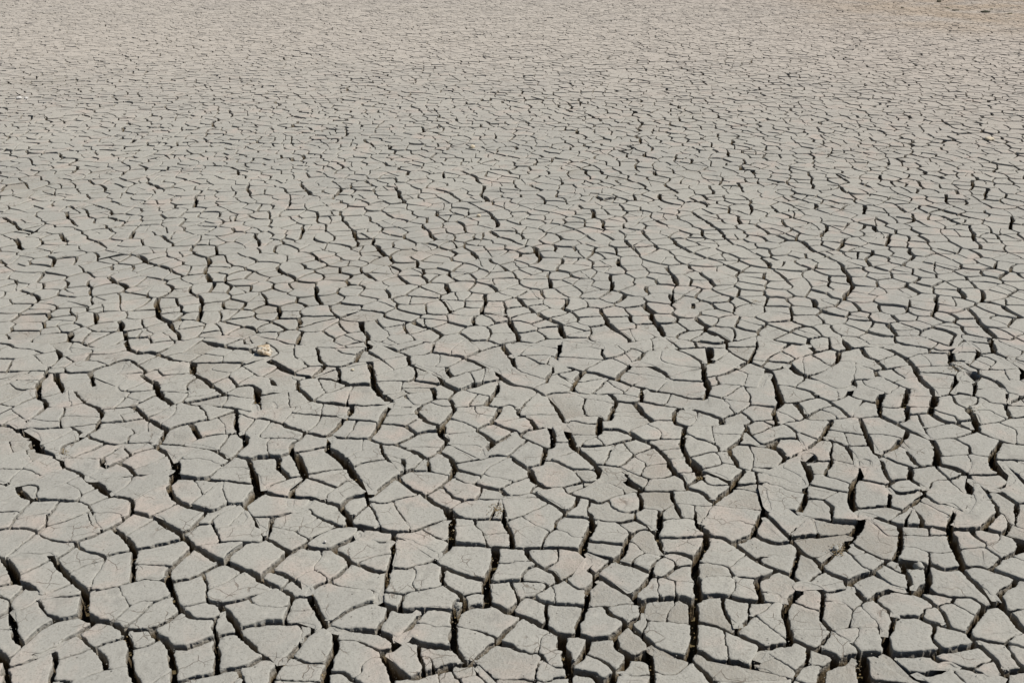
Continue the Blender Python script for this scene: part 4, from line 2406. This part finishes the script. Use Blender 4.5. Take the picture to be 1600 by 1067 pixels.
PLATES = []      # [list of loops, kind]
rs = random.Random(5)
def recurse(P, base, traced=False):
    st = [P]
    while st:
        Q = st.pop()
        A = parea(Q)
        if A < 1e-4: continue
        cx, cy = centroid(Q)
        D = math.hypot(cx, cy)
        thr = base * max(1., (D / 17.) ** 2) * math.exp(rs.gauss(0, .38))
        if not traced and (abs(cx) > .5 * cy + 1.2 + .08 * cy or cy < .85): thr *= 4     # well outside the frame
        if A > thr:
            r = split(Q, rs, A)
            if r:
                st += list(r)
                continue
        PLATES.append([Q])

# group faces that only a hairline parts, so that a cracked plate stays one plate
par = list(range(len(inner)))
def find(i):
    while par[i] != i: par[i] = par[par[i]]; i = par[i]
    return i
e2f = defaultdict(list)
for i, f in enumerate(inner):
    for j in range(len(f)): e2f[(min(f[j - 1], f[j]), max(f[j - 1], f[j]))].append(i)
loops = [loop_of(f) for f in inner]
areas = [parea(l) for l in loops]
pit_faces = {}
for i, l in enumerate(loops):
    cx, cy = centroid(l)
    u, v = project(cx, cy)
    for k, (x, y, a, b) in enumerate(PITS):
        p0, p1, p2, p3 = ground(x - a, y), ground(x + a, y), ground(x, y - b), ground(x, y + b)
        full = math.pi / 4 * (p1[0] - p0[0]) * (p2[1] - p3[1])
        if areas[i] < 1.8 * full and abs(u - x) < a * .75 and abs(v - y) < b * .8: pit_faces[i] = k
tot = areas[:]
for k, fs_ in sorted(e2f.items()):
    if E[k] == 1 and len(fs_) == 2 and not (set(fs_) & set(pit_faces)):
        a, b = find(fs_[0]), find(fs_[1])
        if a != b and tot[a] + tot[b] < .05:
            par[a] = b; tot[b] += tot[a]
groups = defaultdict(list)
for i in range(len(inner)): groups[find(i)].append(i)
PITLOOPS = {}
for g, ids in groups.items():
    if any(i in pit_faces for i in ids):
        for i in ids: PITLOOPS.setdefault(pit_faces[i], []).append(loops[i])
        continue
    if len(ids) == 1:
        l = loops[ids[0]]
        cx, cy = centroid(l)
        if areas[ids[0]] > (.026 if cy < 2.8 else .0165):
            recurse(l, .0155, True)
        else: PLATES.append([l])
    else: PLATES.append([loops[i] for i in ids])

# the flat outside the traced part: four regions round the ring
of = outer if parea([G[n] for n in outer]) > 0 else outer[::-1]     # counter-clockwise
oi = {n: i for i, n in enumerate(of)}
def corner(px, py): 
    return min(of, key=lambda n: math.hypot(nodes[n][0] - px, nodes[n][1] - py))
cTL, cTR, cBR, cBL = [corner(*c) for c in CORN]
def path(a, b):        # ccw along the outer loop from a to b, with widths
    i = oi[a]; out = []
    while of[i] != b:
        n, m = of[i], of[(i + 1) % len(of)]
        out.append((G[n][0], G[n][1], .01))
        out += [(p[0], p[1], .01) for p in edge_pts(n, m)]
        i = (i + 1) % len(of)
    out.append((G[b][0], G[b][1], .01))
    return out
tl, tr, br, bl = G[cTL], G[cTR], G[cBR], G[cBL]
XN, XF = 3.2, 38.0
near_y = .75
def w3(*p): return [(a, b, .01) for a, b in p]
chL = [(p[0], p[1], .01) for p in CHAIN[:ia + 1]]       # cell border left of the ring, left to right
chR = [(p[0], p[1], .01) for p in CHAIN[ib:]]
left = w3((chL[0][0], bl[1])) + path(cTL, cBL)[::-1] + chL[::-1][1:]
right = w3((chR[-1][0], br[1])) + chR[::-1][:-1] + path(cBR, cTR)[::-1]
low = w3((chL[0][0], near_y), (chR[-1][0], near_y), (chR[-1][0], br[1])) + path(cBL, cBR)[::-1] + w3((chL[0][0], bl[1]))
for reg in (left, right, low): recurse(reg, .014)
for c in CELLS: recurse(c, .0145)
print("plates", len(PLATES))

# ---------------------------------------------------------------- plate meshes
def relief(x, y):
    return .007 * noise.noise(Vector((x * .8, y * .8, 7.7)))

def outline(l, D, near):
    """warp, inset by half the crack width, clean; returns points and unit normals (inward)"""
    P = []
    n = len(l)
    # resample to even spacing
    sp = .0062 if near == 2 else .016 if near == 1 else .02
    raw = []
    for i in range(n):
        a = l[i]; b = l[(i + 1) % n]
        L = math.hypot(b[0] - a[0], b[1] - a[1])
        if L < sp * .25 and raw: continue
        k = max(1, int(L / sp + .5)) if near else 1
        for j in range(k):
            t = j / k
            raw.append((a[0] + (b[0] - a[0]) * t, a[1] + (b[1] - a[1]) * t, a[2]))
    for x, y, w in raw:
        v = noise.noise_vector(Vector((x * 9, y * 9, 0)))
        amp = .006 if D < 9 else .012
        dx, dy = v.x * amp, v.y * amp
        if near:
            v = noise.noise_vector(Vector((x * 45, y * 45, 3)))
            dx += v.x * .0034; dy += v.y * .0034
        wn = 1 + 1.15 * noise.noise(Vector((x * 5.5, y * 5.5, 11))) if near else 1 + (.9 if D < 8 else min(1.9, .9 + (D - 8) * .2)) * noise.noise(Vector((x * 4.2, y * 4.2, 11)))
        if w > .0145: wn = 1 + (wn - 1) * .45          # the main cracks stay open all along
        P.append((x + dx, y + dy, w * min(1.55, max(.16, wn))))
    n = len(P)
    if n < 3: return None
    # widths change smoothly from one crack to the next
    W = [p[2] for p in P]
    for _ in range(7 if near == 2 else 3 if near else 1):
        W = [(W[i - 1] + 2 * W[i] + W[(i + 1) % n]) / 4 for i in range(n)]
    Q = [(p[0], p[1]) for p in P]
    if near == 2:
        Q = [((Q[i - 1][0] + 4 * Q[i][0] + Q[(i + 1) % n][0]) / 6, (Q[i - 1][1] + 4 * Q[i][1] + Q[(i + 1) % n][1]) / 6) for i in range(n)]
    def normals(Q):
        n = len(Q)
        en = []
        for i in range(n):
            a = Q[i]; b = Q[(i + 1) % n]
            dx = b[0] - a[0]; dy = b[1] - a[1]; L = math.hypot(dx, dy) or 1e-9
            en.append((-dy / L, dx / L))
        out = []
        for i in range(n):
            x = en[i - 1][0] + en[i][0]; y = en[i - 1][1] + en[i][1]
            L = math.hypot(x, y)
            if L < .2: out.append((en[i][0], en[i][1], 1.)); continue
            c = L / 2
            out.append((x / L, y / L, min(1.7, 1 / c)))
        return out
    Nn = normals(Q)
    R = []
    keep = []
    for i in range(n):
        h = W[i] * .5 * Nn[i][2]
        R.append((Q[i][0] + Nn[i][0] * h, Q[i][1] + Nn[i][1] * h))
    idx = list(range(n))
    for _ in range(4):         # drop stretches that turned over in the inset
        bad = set()
        m = len(idx)
        for j in range(m):
            a, b = idx[j], idx[(j + 1) % m]
            ox = Q[b][0] - Q[a][0]; oy = Q[b][1] - Q[a][1]
            nx = R[b][0] - R[a][0]; ny = R[b][1] - R[a][1]
            if ox * nx + oy * ny < .1 * (ox * ox + oy * oy): bad.add(j if _ % 2 else (j + 1) % m)
        if not bad: break
        idx = [v for j, v in enumerate(idx) if j not in bad]
        if len(idx) < 4: break
    if len(idx) < 3: return None
    R = [R[i] for i in idx]
    if near == 2:              # round the corners a little, then roughen the edge
        n = len(R)
        R = [((R[i - 1][0] + 3 * R[i][0] + R[(i + 1) % n][0]) / 5, (R[i - 1][1] + 3 * R[i][1] + R[(i + 1) % n][1]) / 5) for i in range(n)]
        R2 = []
        for x, y in R:
            v = noise.noise_vector(Vector((x * 110, y * 110, 5)))
            v2 = noise.noise_vector(Vector((x * 220, y * 220, 9)))
            R2.append((x + v.x * .0030 + v2.x * .0016, y + v.y * .0030 + v2.y * .0016))
        R = R2
    if parea(R) < 2e-4: return None
    return R, normals(R)

def plate_mesh(loops_, V, Fc, SM, rnd, tilt=None):
    c0 = centroid(loops_[0])
    D = math.hypot(*c0)
    near = 2 if D < 4.4 else 1 if D < 9 else 0
    if near and abs(c0[0]) > .5 * c0[1] + 1.0: near = 0
    # every plate sits a little differently
    if tilt is None: tilt = (rnd.gauss(0, .017), rnd.gauss(0, .017), rnd.gauss(0, .0018))
    made = 0
    for l in loops_:
        r = outline(l, D, near)
        if r is None: continue
        R, Nn = r
        A = parea(R)
        n = len(R)
        per = sum(math.hypot(R[i][0] - R[i - 1][0], R[i][1] - R[i - 1][1]) for i in range(n))
        thick = 2 * A / per
        dev = (rnd.gauss(0, .0007) if len(loops_) > 1 else 0)
        if near == 2: rings = [(min(.013, thick * .45), -.0020), (min(.0030, thick * .15), -.0001), (.0001, -.0014), (.0, -.0045), (.0012, -.013), (.0002, -.026), (-.001, -.042), (-.002, -.095)]
        elif near == 1: rings = [(min(.004, thick * .35), .0), (.0004, -.0010), (.0, -.006), (.001, -.020), (-.002, -.09)]
        else: rings = [(.0, .0), (.0, -.08)]
        base = len(V)
        for ri, (ins, dz) in enumerate(rings):
            rough = 0.
            if near == 2: rough = (0, 0, .0004, .0014, .0030, .0042, .005, .006)[ri]
            elif near == 1: rough = (0, 0, .001, .003, .004)[ri]
            for i in range(n):
                x = R[i][0] + Nn[i][0] * ins; y = R[i][1] + Nn[i][1] * ins
                if rough:
                    q = noise.noise(Vector((x * 70, y * 70, dz * 60))) + .6 * noise.noise(Vector((x * 170, y * 170, dz * 40)))
                    x += Nn[i][0] * q * rough; y += Nn[i][1] * q * rough
                z = relief(x, y) + tilt[2] + dev + tilt[0] * (x - c0[0]) + tilt[1] * (y - c0[1]) + dz
                if near == 2 and ri < 3: z += .0012 * noise.noise(Vector((x * 28, y * 28, 2)))
                V.append((x, y, z))
        Fc.append(tuple(base + i for i in range(n))); SM.append(False)
        for ri in range(len(rings) - 1):
            sm = near and ri < (3 if near == 2 else 2)
            for i in range(n):
                a = base + ri * n + i; b = base + ri * n + (i + 1) % n
                Fc.append((a, a + n, b + n, b)); SM.append(bool(sm))
        made += 1
    return made

def make_obj(name, V, Fc, SM, mat, origin=None):
    me = bpy.data.meshes.new(name)
    if origin:
        V = [(x - origin[0], y - origin[1], z - origin[2]) for x, y, z in V]
    me.from_pydata(V, [], Fc)
    if SM: me.polygons.foreach_set("use_smooth", SM)
    me.materials.append(mat)
    me.update()
    o = bpy.data.objects.new(name, me)
    if origin: o.location = origin
    SC.collection.objects.link(o)
    return o

# size in the picture decides which plates are built as objects of their own
def clipped_area(P):
    for ax, lim, sg in ((0, 0, 1), (0, 1600, -1), (1, 0, 1), (1, 1067, -1)):
        out = []
        for i in range(len(P)):
            a, b = P[i - 1], P[i]
            ia = (a[ax] - lim) * sg >= 0; ib = (b[ax] - lim) * sg >= 0
            if ia != ib:
                t = (lim - a[ax]) / (b[ax] - a[ax])
                out.append((a[0] + (b[0] - a[0]) * t, a[1] + (b[1] - a[1]) * t))
            if ib: out.append(b)
        P = out
        if len(P) < 3: return 0.
    return abs(parea(P))
def pix(p):
    s = 0
    for l in p:
        if min(q[1] for q in l) > 9: return 0
        s += clipped_area([project(q[0], q[1]) for q in l])
    return s
order = sorted(range(len(PLATES)), key=lambda i: -pix(PLATES[i]))
single = order[:300]
singles = set(single)
rp = random.Random(8)
used = {}
LAND = [((412, 548), "the speckled pale stone"), ((1515, 588), "the deep hollow"), ((1264, 713), "the twin hollows"),
        ((775, 795), "the crumbled patch"), ((1310, 858), "the crumbled corner")]
def corners(l):
    """count the marked corners of a loop"""
    n = len(l); k = max(1, n // 24); pts = [l[i] for i in range(0, n, k)]
    # Douglas-Peucker style: repeatedly drop the flattest vertex
    size = math.sqrt(abs(parea(l)))
    while len(pts) > 3:
        h = []
        for i in range(len(pts)):
            a, b, c = pts[i - 1], pts[i], pts[(i + 1) % len(pts)]
            h.append((abs((b[0] - a[0]) * (c[1] - a[1]) - (b[1] - a[1]) * (c[0] - a[0])) / (math.hypot(c[0] - a[0], c[1] - a[1]) + 1e-9), i))
        m = min(h)
        if m[0] > .16 * size: break
        pts.pop(m[1])
    return len(pts)
WORDS = {3: "three-cornered", 4: "four-cornered", 5: "five-cornered", 6: "six-cornered", 7: "seven-cornered", 8: "many-cornered"}
sizes = sorted(sum(parea(l) for l in PLATES[i]) for i in single)
def describe(p):
    A = sum(parea(l) for l in p)
    big = max(p, key=parea)
    n = min(8, corners(big))
    u = v = 0
    for l in p:
        c = centroid(l); a = parea(l); q = project(*c); u += q[0] * a / A; v += q[1] * a / A
    u = min(1599, max(0, u)); v = min(1066, max(0, v))
    q = sizes.index(min(sizes, key=lambda s: abs(s - A))) / len(sizes)
    sz = "small" if q < .25 else "middling" if q < .6 else "large" if q < .88 else "huge"
    us = [project(a[0], a[1]) for a in big]
    wpx = max(a[0] for a in us) - min(a[0] for a in us); hpx = max(a[1] for a in us) - min(a[1] for a in us)
    shape = "flat" if wpx > 2.4 * hpx else "narrow" if hpx > 1.15 * wpx else "broad"
    crack = {1: "", 2: " with hairline", 3: " with forked hairline"}.get(len(p), " with many hairlines")
    txt = "%s %s %s mud plate%s" % (sz, shape, WORDS[n], crack)
    near_l = min(LAND, key=lambda L_: math.hypot(L_[0][0] - u, L_[0][1] - v))
    d = math.hypot(near_l[0][0] - u, near_l[0][1] - v)
    if len(p) == 1 and d < 85:
        txt += " beside " + near_l[1]
    return txt
ORD = ("first second third fourth fifth sixth seventh eighth ninth tenth eleventh twelfth thirteenth fourteenth fifteenth sixteenth seventeenth eighteenth nineteenth twentieth").split()
def where(p):
    A = sum(parea(l) for l in p); u = v = 0
    for l in p:
        c = centroid(l); a = parea(l); q = project(*c); u += q[0] * a / A; v += q[1] * a / A
    return u, v
place = {i: where(PLATES[i]) for i in single}
rowsorted = sorted(single, key=lambda i: -place[i][1])
LABEL = {}
k = 0; row_no = 0
while k < len(rowsorted):
    cnt = min(len(rowsorted) - k, 17 + row_no // 2)
    if len(rowsorted) - k - cnt < 8: cnt = len(rowsorted) - k
    row = sorted(rowsorted[k:k + cnt], key=lambda i: place[i][0])
    rn = "in the bottom row" if row_no == 0 else "in the %s row up" % ORD[row_no]
    for j, i in enumerate(row):
        if j == 0: pos = "leftmost"
        elif j == cnt - 1: pos = "rightmost"
        elif j < cnt / 2: pos = ORD[j] + " from left"
        else: pos = ORD[cnt - 1 - j] + " from right"
        LABEL[i] = describe(PLATES[i]).replace(" beside ", ", ").split(",")[0] + ", " + pos + " " + rn
    k += cnt; row_no += 1
for i in single:
    p = PLATES[i]
    V, Fc, SM = [], [], []
    if not plate_mesh(p, V, Fc, SM, rp): continue
    c = centroid(p[0])
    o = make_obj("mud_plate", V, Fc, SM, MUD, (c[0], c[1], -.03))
    o["label"] = LABEL[i]
    o["category"] = "mud plate"
    o["group"] = "dried mud plates of the cracked lake bed"
V, Fc, SM = [], [], []
for i in range(len(PLATES)):
    if i not in singles: plate_mesh(PLATES[i], V, Fc, SM, rp)
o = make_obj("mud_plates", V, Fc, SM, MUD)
o["label"] = "countless smaller grey mud plates reaching away over the dry lake bed"
o["category"] = "mud plates"
o["kind"] = "stuff"
o["group"] = "dried mud plates of the cracked lake bed"
print("verts", len(V))

# ---------------------------------------------------------------- ground under and beyond the plates
def grid_sheet(name, xsn, ysn, zf, mat):
    V = [(x, y, zf(x, y)) for y in ysn for x in xsn]
    nx = len(xsn)
    Fc = [(j * nx + i, j * nx + i + 1, (j + 1) * nx + i + 1, (j + 1) * nx + i) for j in range(len(ysn) - 1) for i in range(nx - 1)]
    return make_obj(name, V, Fc, [True] * len(Fc), mat)
def geo(a, b, n): return [a * (b / a) ** (i / n) for i in range(n + 1)]
gx = [-v for v in geo(7, 900, 14)[::-1]] + [-7 + i * .05 for i in range(1, 280)] + geo(7, 900, 14)
gy = [-40, -6] + [i * .05 for i in range(0, 180)] + geo(9, 24.6, 60) + [25.5, 27, 30, 40, 60, 90, 130, 200, 400, 900]
def gz(x, y):
    if y < 9 and abs(x) < 7:
        return -.075 + .012 * noise.noise(Vector((x * 14, y * 14, 0))) + .006 * noise.noise(Vector((x * 40, y * 40, 4)))
    if y <= 24.6 and abs(x) < xs(max(y, 1)): return -.075
    if y > 24.6 or abs(x) > xs(max(y, 1)) + 2: return -.012 + .012 * noise.noise(Vector((x * .2, y * .2, 0)))
    return -.03
FARM = plain_material("lake_bed_soil", (0.36, 0.33, 0.27), (0.30, 0.27, 0.21), 3, 0.03)
g = grid_sheet("ground", gx, gy, gz, SOIL)
g["kind"] = "structure"
g["label"] = "brown soil at the bottom of the cracks"
g.data.materials.append(FARM)
for p in g.data.polygons:
    c = p.center
    if c.y > 24.6 or c.y < .6 or abs(c.x) > xs(max(c.y, 1)): p.material_index = 1

# ---------------------------------------------------------------- stones, hollows, crumbs
def rock(name, px, py, wpx, hpx, mat, label, cat, seed, sink=.3, rough=.22, sub=3, group=None):
    import bmesh
    X, Y = ground(px, py)
    zc = Y * math.cos(PITCH) + CAM_H * math.sin(PITCH)
    w = wpx * zc / FPX; h = hpx * zc / FPX
    bm = bmesh.new()
    bmesh.ops.create_icosphere(bm, subdivisions=sub, radius=.5)
    for v in bm.verts:
        d = v.co.normalized()
        r = .5 * (1 + rough * noise.noise(d * 1.6 + Vector((seed, 0, 0))) + rough * .6 * noise.noise(d * 4 + Vector((0, seed, 0))) + rough * .35 * noise.noise(d * 11 + Vector((0, 0, seed))))
        v.co = Vector((d.x * r * w, d.y * r * w * .8, d.z * r * h))
        if v.co.z < -h * .3: v.co.z = -h * .3
    me = bpy.data.meshes.new(name); bm.to_mesh(me); bm.free()
    for p in me.polygons: p.use_smooth = True
    me.materials.append(mat)
    o = bpy.data.objects.new(name, me)
    o.location = (X, Y, h * (.3 if sink == .3 else sink) + relief(X, Y))
    o.rotation_euler = (0, 0, seed)
    SC.collection.objects.link(o)
    o["label"] = label; o["category"] = cat
    if group: o["group"] = group
    return o
rock("stone", 413, 551, 29, 15, STONE, "pale speckled stone with tan top lying among the mud plates", "stone", 2.3, rough=.42, sub=4)
rock("stone", 30, 155, 9, 5, WHITE, "small bright white stone on the far mud near the photo's edge", "stone", 4.1)
rock("stone", 41, 155, 7, 4, WHITE, "smaller bright white stone beside the other white one", "stone", 5.2)
rock("stone", 738, 232, 10, 7, PALE, "pale cream stone in the far middle of the mud", "stone", 1.2)
rock("stone", 748, 339, 7, 5, PALE, "little cream pebble on a plate above the middle", "stone", 6.2)
rock("stone", 1546, 219, 17, 5, PALE, "flat yellowish stone on the far mud", "stone", 7.7)
rock("stone", 651, 993, 3.2, 2.6, PALE, "tiny tan pebble lying on a bottom mud plate", "stone", 3.3, sub=2)
rock("stone", 508, 847, 5, 4, WHITE, "tiny white pebble at a plate's front edge", "stone", 8.8, sub=2)
rock("stone", 551, 578, 6, 3.5, PALE, "small cream chip on a plate beneath the dark crack", "stone", 9.1, sub=2)
rock("clod", 1467, 3.5, 8, 4.5, CLOD, "dark lone clod at the top edge of the mud flat", "clod", 3.9)
rock("clod", 1540, 19.5, 15, 3.2, CLOD, "wide dark clod in the far tan corner", "clod", 2.9)
rock("clod", 1493, 16.8, 11, 2, CLOD, "low dark clod left of the wide one", "clod", 5.9)
rock("clod", 1480, 13.5, 9, 1.5, TUFT, "thin dark streak of debris above the low clod", "clod", 6.9)
rock("clod", 1549, 15.3, 6, 1.6, TUFT, "small dark clod just above the wide one", "clod", 7.2)
rock("clod", 1578, 22, 8, 1.8, TUFT, "small dark clod nearest the photo's corner", "clod", 8.2)
rock("clod", 1410, 13, 6, 2, CLOD, "small dark clod farthest from the tan corner", "clod", 1.9)
for k, (px, py, w, h, lab) in enumerate([
        (716, 946, 13, 11, "rounded grey clod stuck between two plates at the bottom"),
        (1436, 885, 17, 14, "crumbling grey clod in the crack among right-hand plates"),
        (1306, 856, 12, 9, "broken grey lump on the crumbled corner"),
        (1489, 571, 10, 8, "grey crumb beside the deep hollow"),
        (1498, 578, 8, 6, "smaller grey crumb at the deep hollow's rim"),
        (1519, 637, 10, 7, "brown lump at the tip of a plate below the hollow")]):
    rock("clod", px, py, w, h, MUD, lab, "clod", 1.1 + k * 1.7, rough=.4, sink=.05)

print('hollows', sorted(PITLOOPS))
for k, ll in sorted(PITLOOPS.items()):
    V, Fc, SM = [], [], []
    x, y, a, b = PITS[k]
    cx, cy = ground(x, y)
    for l in ll:
        if len(l) > 90: l = l[::2]
        n = len(l)
        cl = centroid(l)
        kd = min(1., PITS[k][2] / 13.)
        prof = [(s_, z_ * kd) for s_, z_ in [(1.0, -.0005), (.96, -.006), (.9, -.02), (.80, -.038), (.6, -.052), (.35, -.057), (.1, -.058)]]
        base = len(V)
        for s, z in prof:
            for q in l:
                nz = .003 * noise.noise(Vector((q[0] * 60, q[1] * 60, s * 5)))
                V.append((cl[0] + (q[0] - cl[0]) * s, cl[1] + (q[1] - cl[1]) * s, z + nz + relief(q[0], q[1])))
        for r in range(len(prof) - 1):
            for i in range(n):
                A_ = base + r * n + i; B_ = base + r * n + (i + 1) % n
                Fc.append((A_, B_, B_ + n, A_ + n)); SM.append(True)
        Fc.append(tuple(base + (len(prof) - 1) * n + i for i in range(n))); SM.append(True)
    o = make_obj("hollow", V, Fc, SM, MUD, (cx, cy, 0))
    o["category"] = "hollow"
    o["label"] = {0: "deep shadowed hollow in the mud, the largest one", 1: "round hollow with tan slope at a crack junction",
                  2: "smaller hollow at a crack's end beside the tan one", 3: "tiny round hollow in the lower mud near the edge",
                  4: "small round hollow far up in the mud"}[k]

# crumbs: tan bits lying in the wide cracks and at broken corners
V, Fc = [], []
rc = random.Random(21)
def crumb(x, y, z, s):
    base = len(V)
    pts = []
    for d in ((1, 0, 0), (-1, 0, 0), (0, 1, 0), (0, -1, 0), (0, 0, 1), (0, 0, -1)):
        k = s * rc.uniform(.5, 1.1)
        pts.append((x + d[0] * k + rc.uniform(-.3, .3) * s, y + d[1] * k + rc.uniform(-.3, .3) * s, z + d[2] * k * .8 + rc.uniform(-.2, .2) * s))
    V.extend(pts)
    for f in ((0, 2, 4), (2, 1, 4), (1, 3, 4), (3, 0, 4), (2, 0, 5), (1, 2, 5), (3, 1, 5), (0, 3, 5)): Fc.append(tuple(base + i for i in f))
for (a, b), c in E.items():
    if c < 4: continue
    if .5 * (G[a][1] + G[b][1]) > 6.5: continue
    pts = [G[a]] + edge_pts(min(a, b), max(a, b)) + [G[b]] if a < b else [G[a], G[b]]
    for p in pts:
        m = 3 if noise.noise(Vector((p[0] * 3, p[1] * 3, 1))) > -.05 else 0
        for _ in range(rc.randint(0, m - 1 if m else 0)):
            crumb(p[0] + rc.gauss(0, .005), p[1] + rc.gauss(0, .005), -.068 + abs(rc.gauss(0, .014)), rc.uniform(.0010, .0034))
for n_, nb in adj.items():
    if len(nb) > 2 and G[n_][1] < 5.5 and max(E[(min(n_, m), max(n_, m))] for m in nb) >= 4 and rc.random() < .55:
        for _ in range(8):
            crumb(G[n_][0] + rc.gauss(0, .008), G[n_][1] + rc.gauss(0, .008), -.055 + abs(rc.gauss(0, .014)), rc.uniform(.0012, .0042))
for (px, py, r, cnt) in ((775, 795, 16, 120), (1310, 858, 14, 90), (1492, 574, 12, 90), (1520, 640, 10, 60), (1090, 745, 8, 50), (1180, 472, 8, 40), (100, 705, 8, 30)):
    for _ in range(cnt):
        X, Y = ground(px + rc.gauss(0, r * .5), py + rc.gauss(0, r * .35))
        crumb(X, Y, .0005 + relief(X, Y), rc.uniform(.0008, .0030))
DUST_V, DUST_F = [], []
V0, F0 = V, Fc
V, Fc = DUST_V, DUST_F
for (a, b), c in E.items():           # grey crumbs fallen on the plates' rims
    if .5 * (G[a][1] + G[b][1]) > 4.2: continue
    for p in edge_pts(a, b):
        if rc.random() < .22:
            sd = rc.choice((-1, 1)) * (WID[c] / 2 + abs(rc.gauss(.004, .006)))
            an = rc.uniform(0, 6.28)
            x, y = p[0] + math.cos(an) * sd, p[1] + math.sin(an) * sd
            crumb(x, y, .0012 + relief(x, y), rc.uniform(.0006, .0022))
V, Fc = V0, F0
o = make_obj("mud_crumbs", DUST_V, DUST_F, None, MUD)
o["kind"] = "stuff"; o["label"] = "fine grey mud crumbs scattered along the rims of the plates"; o["category"] = "crumbs"
o = make_obj("crumbs", V, Fc, None, CRUMB)
o["kind"] = "stuff"
o["label"] = "loose tan crumbs of mud lying in the cracks"
o["category"] = "crumbs"
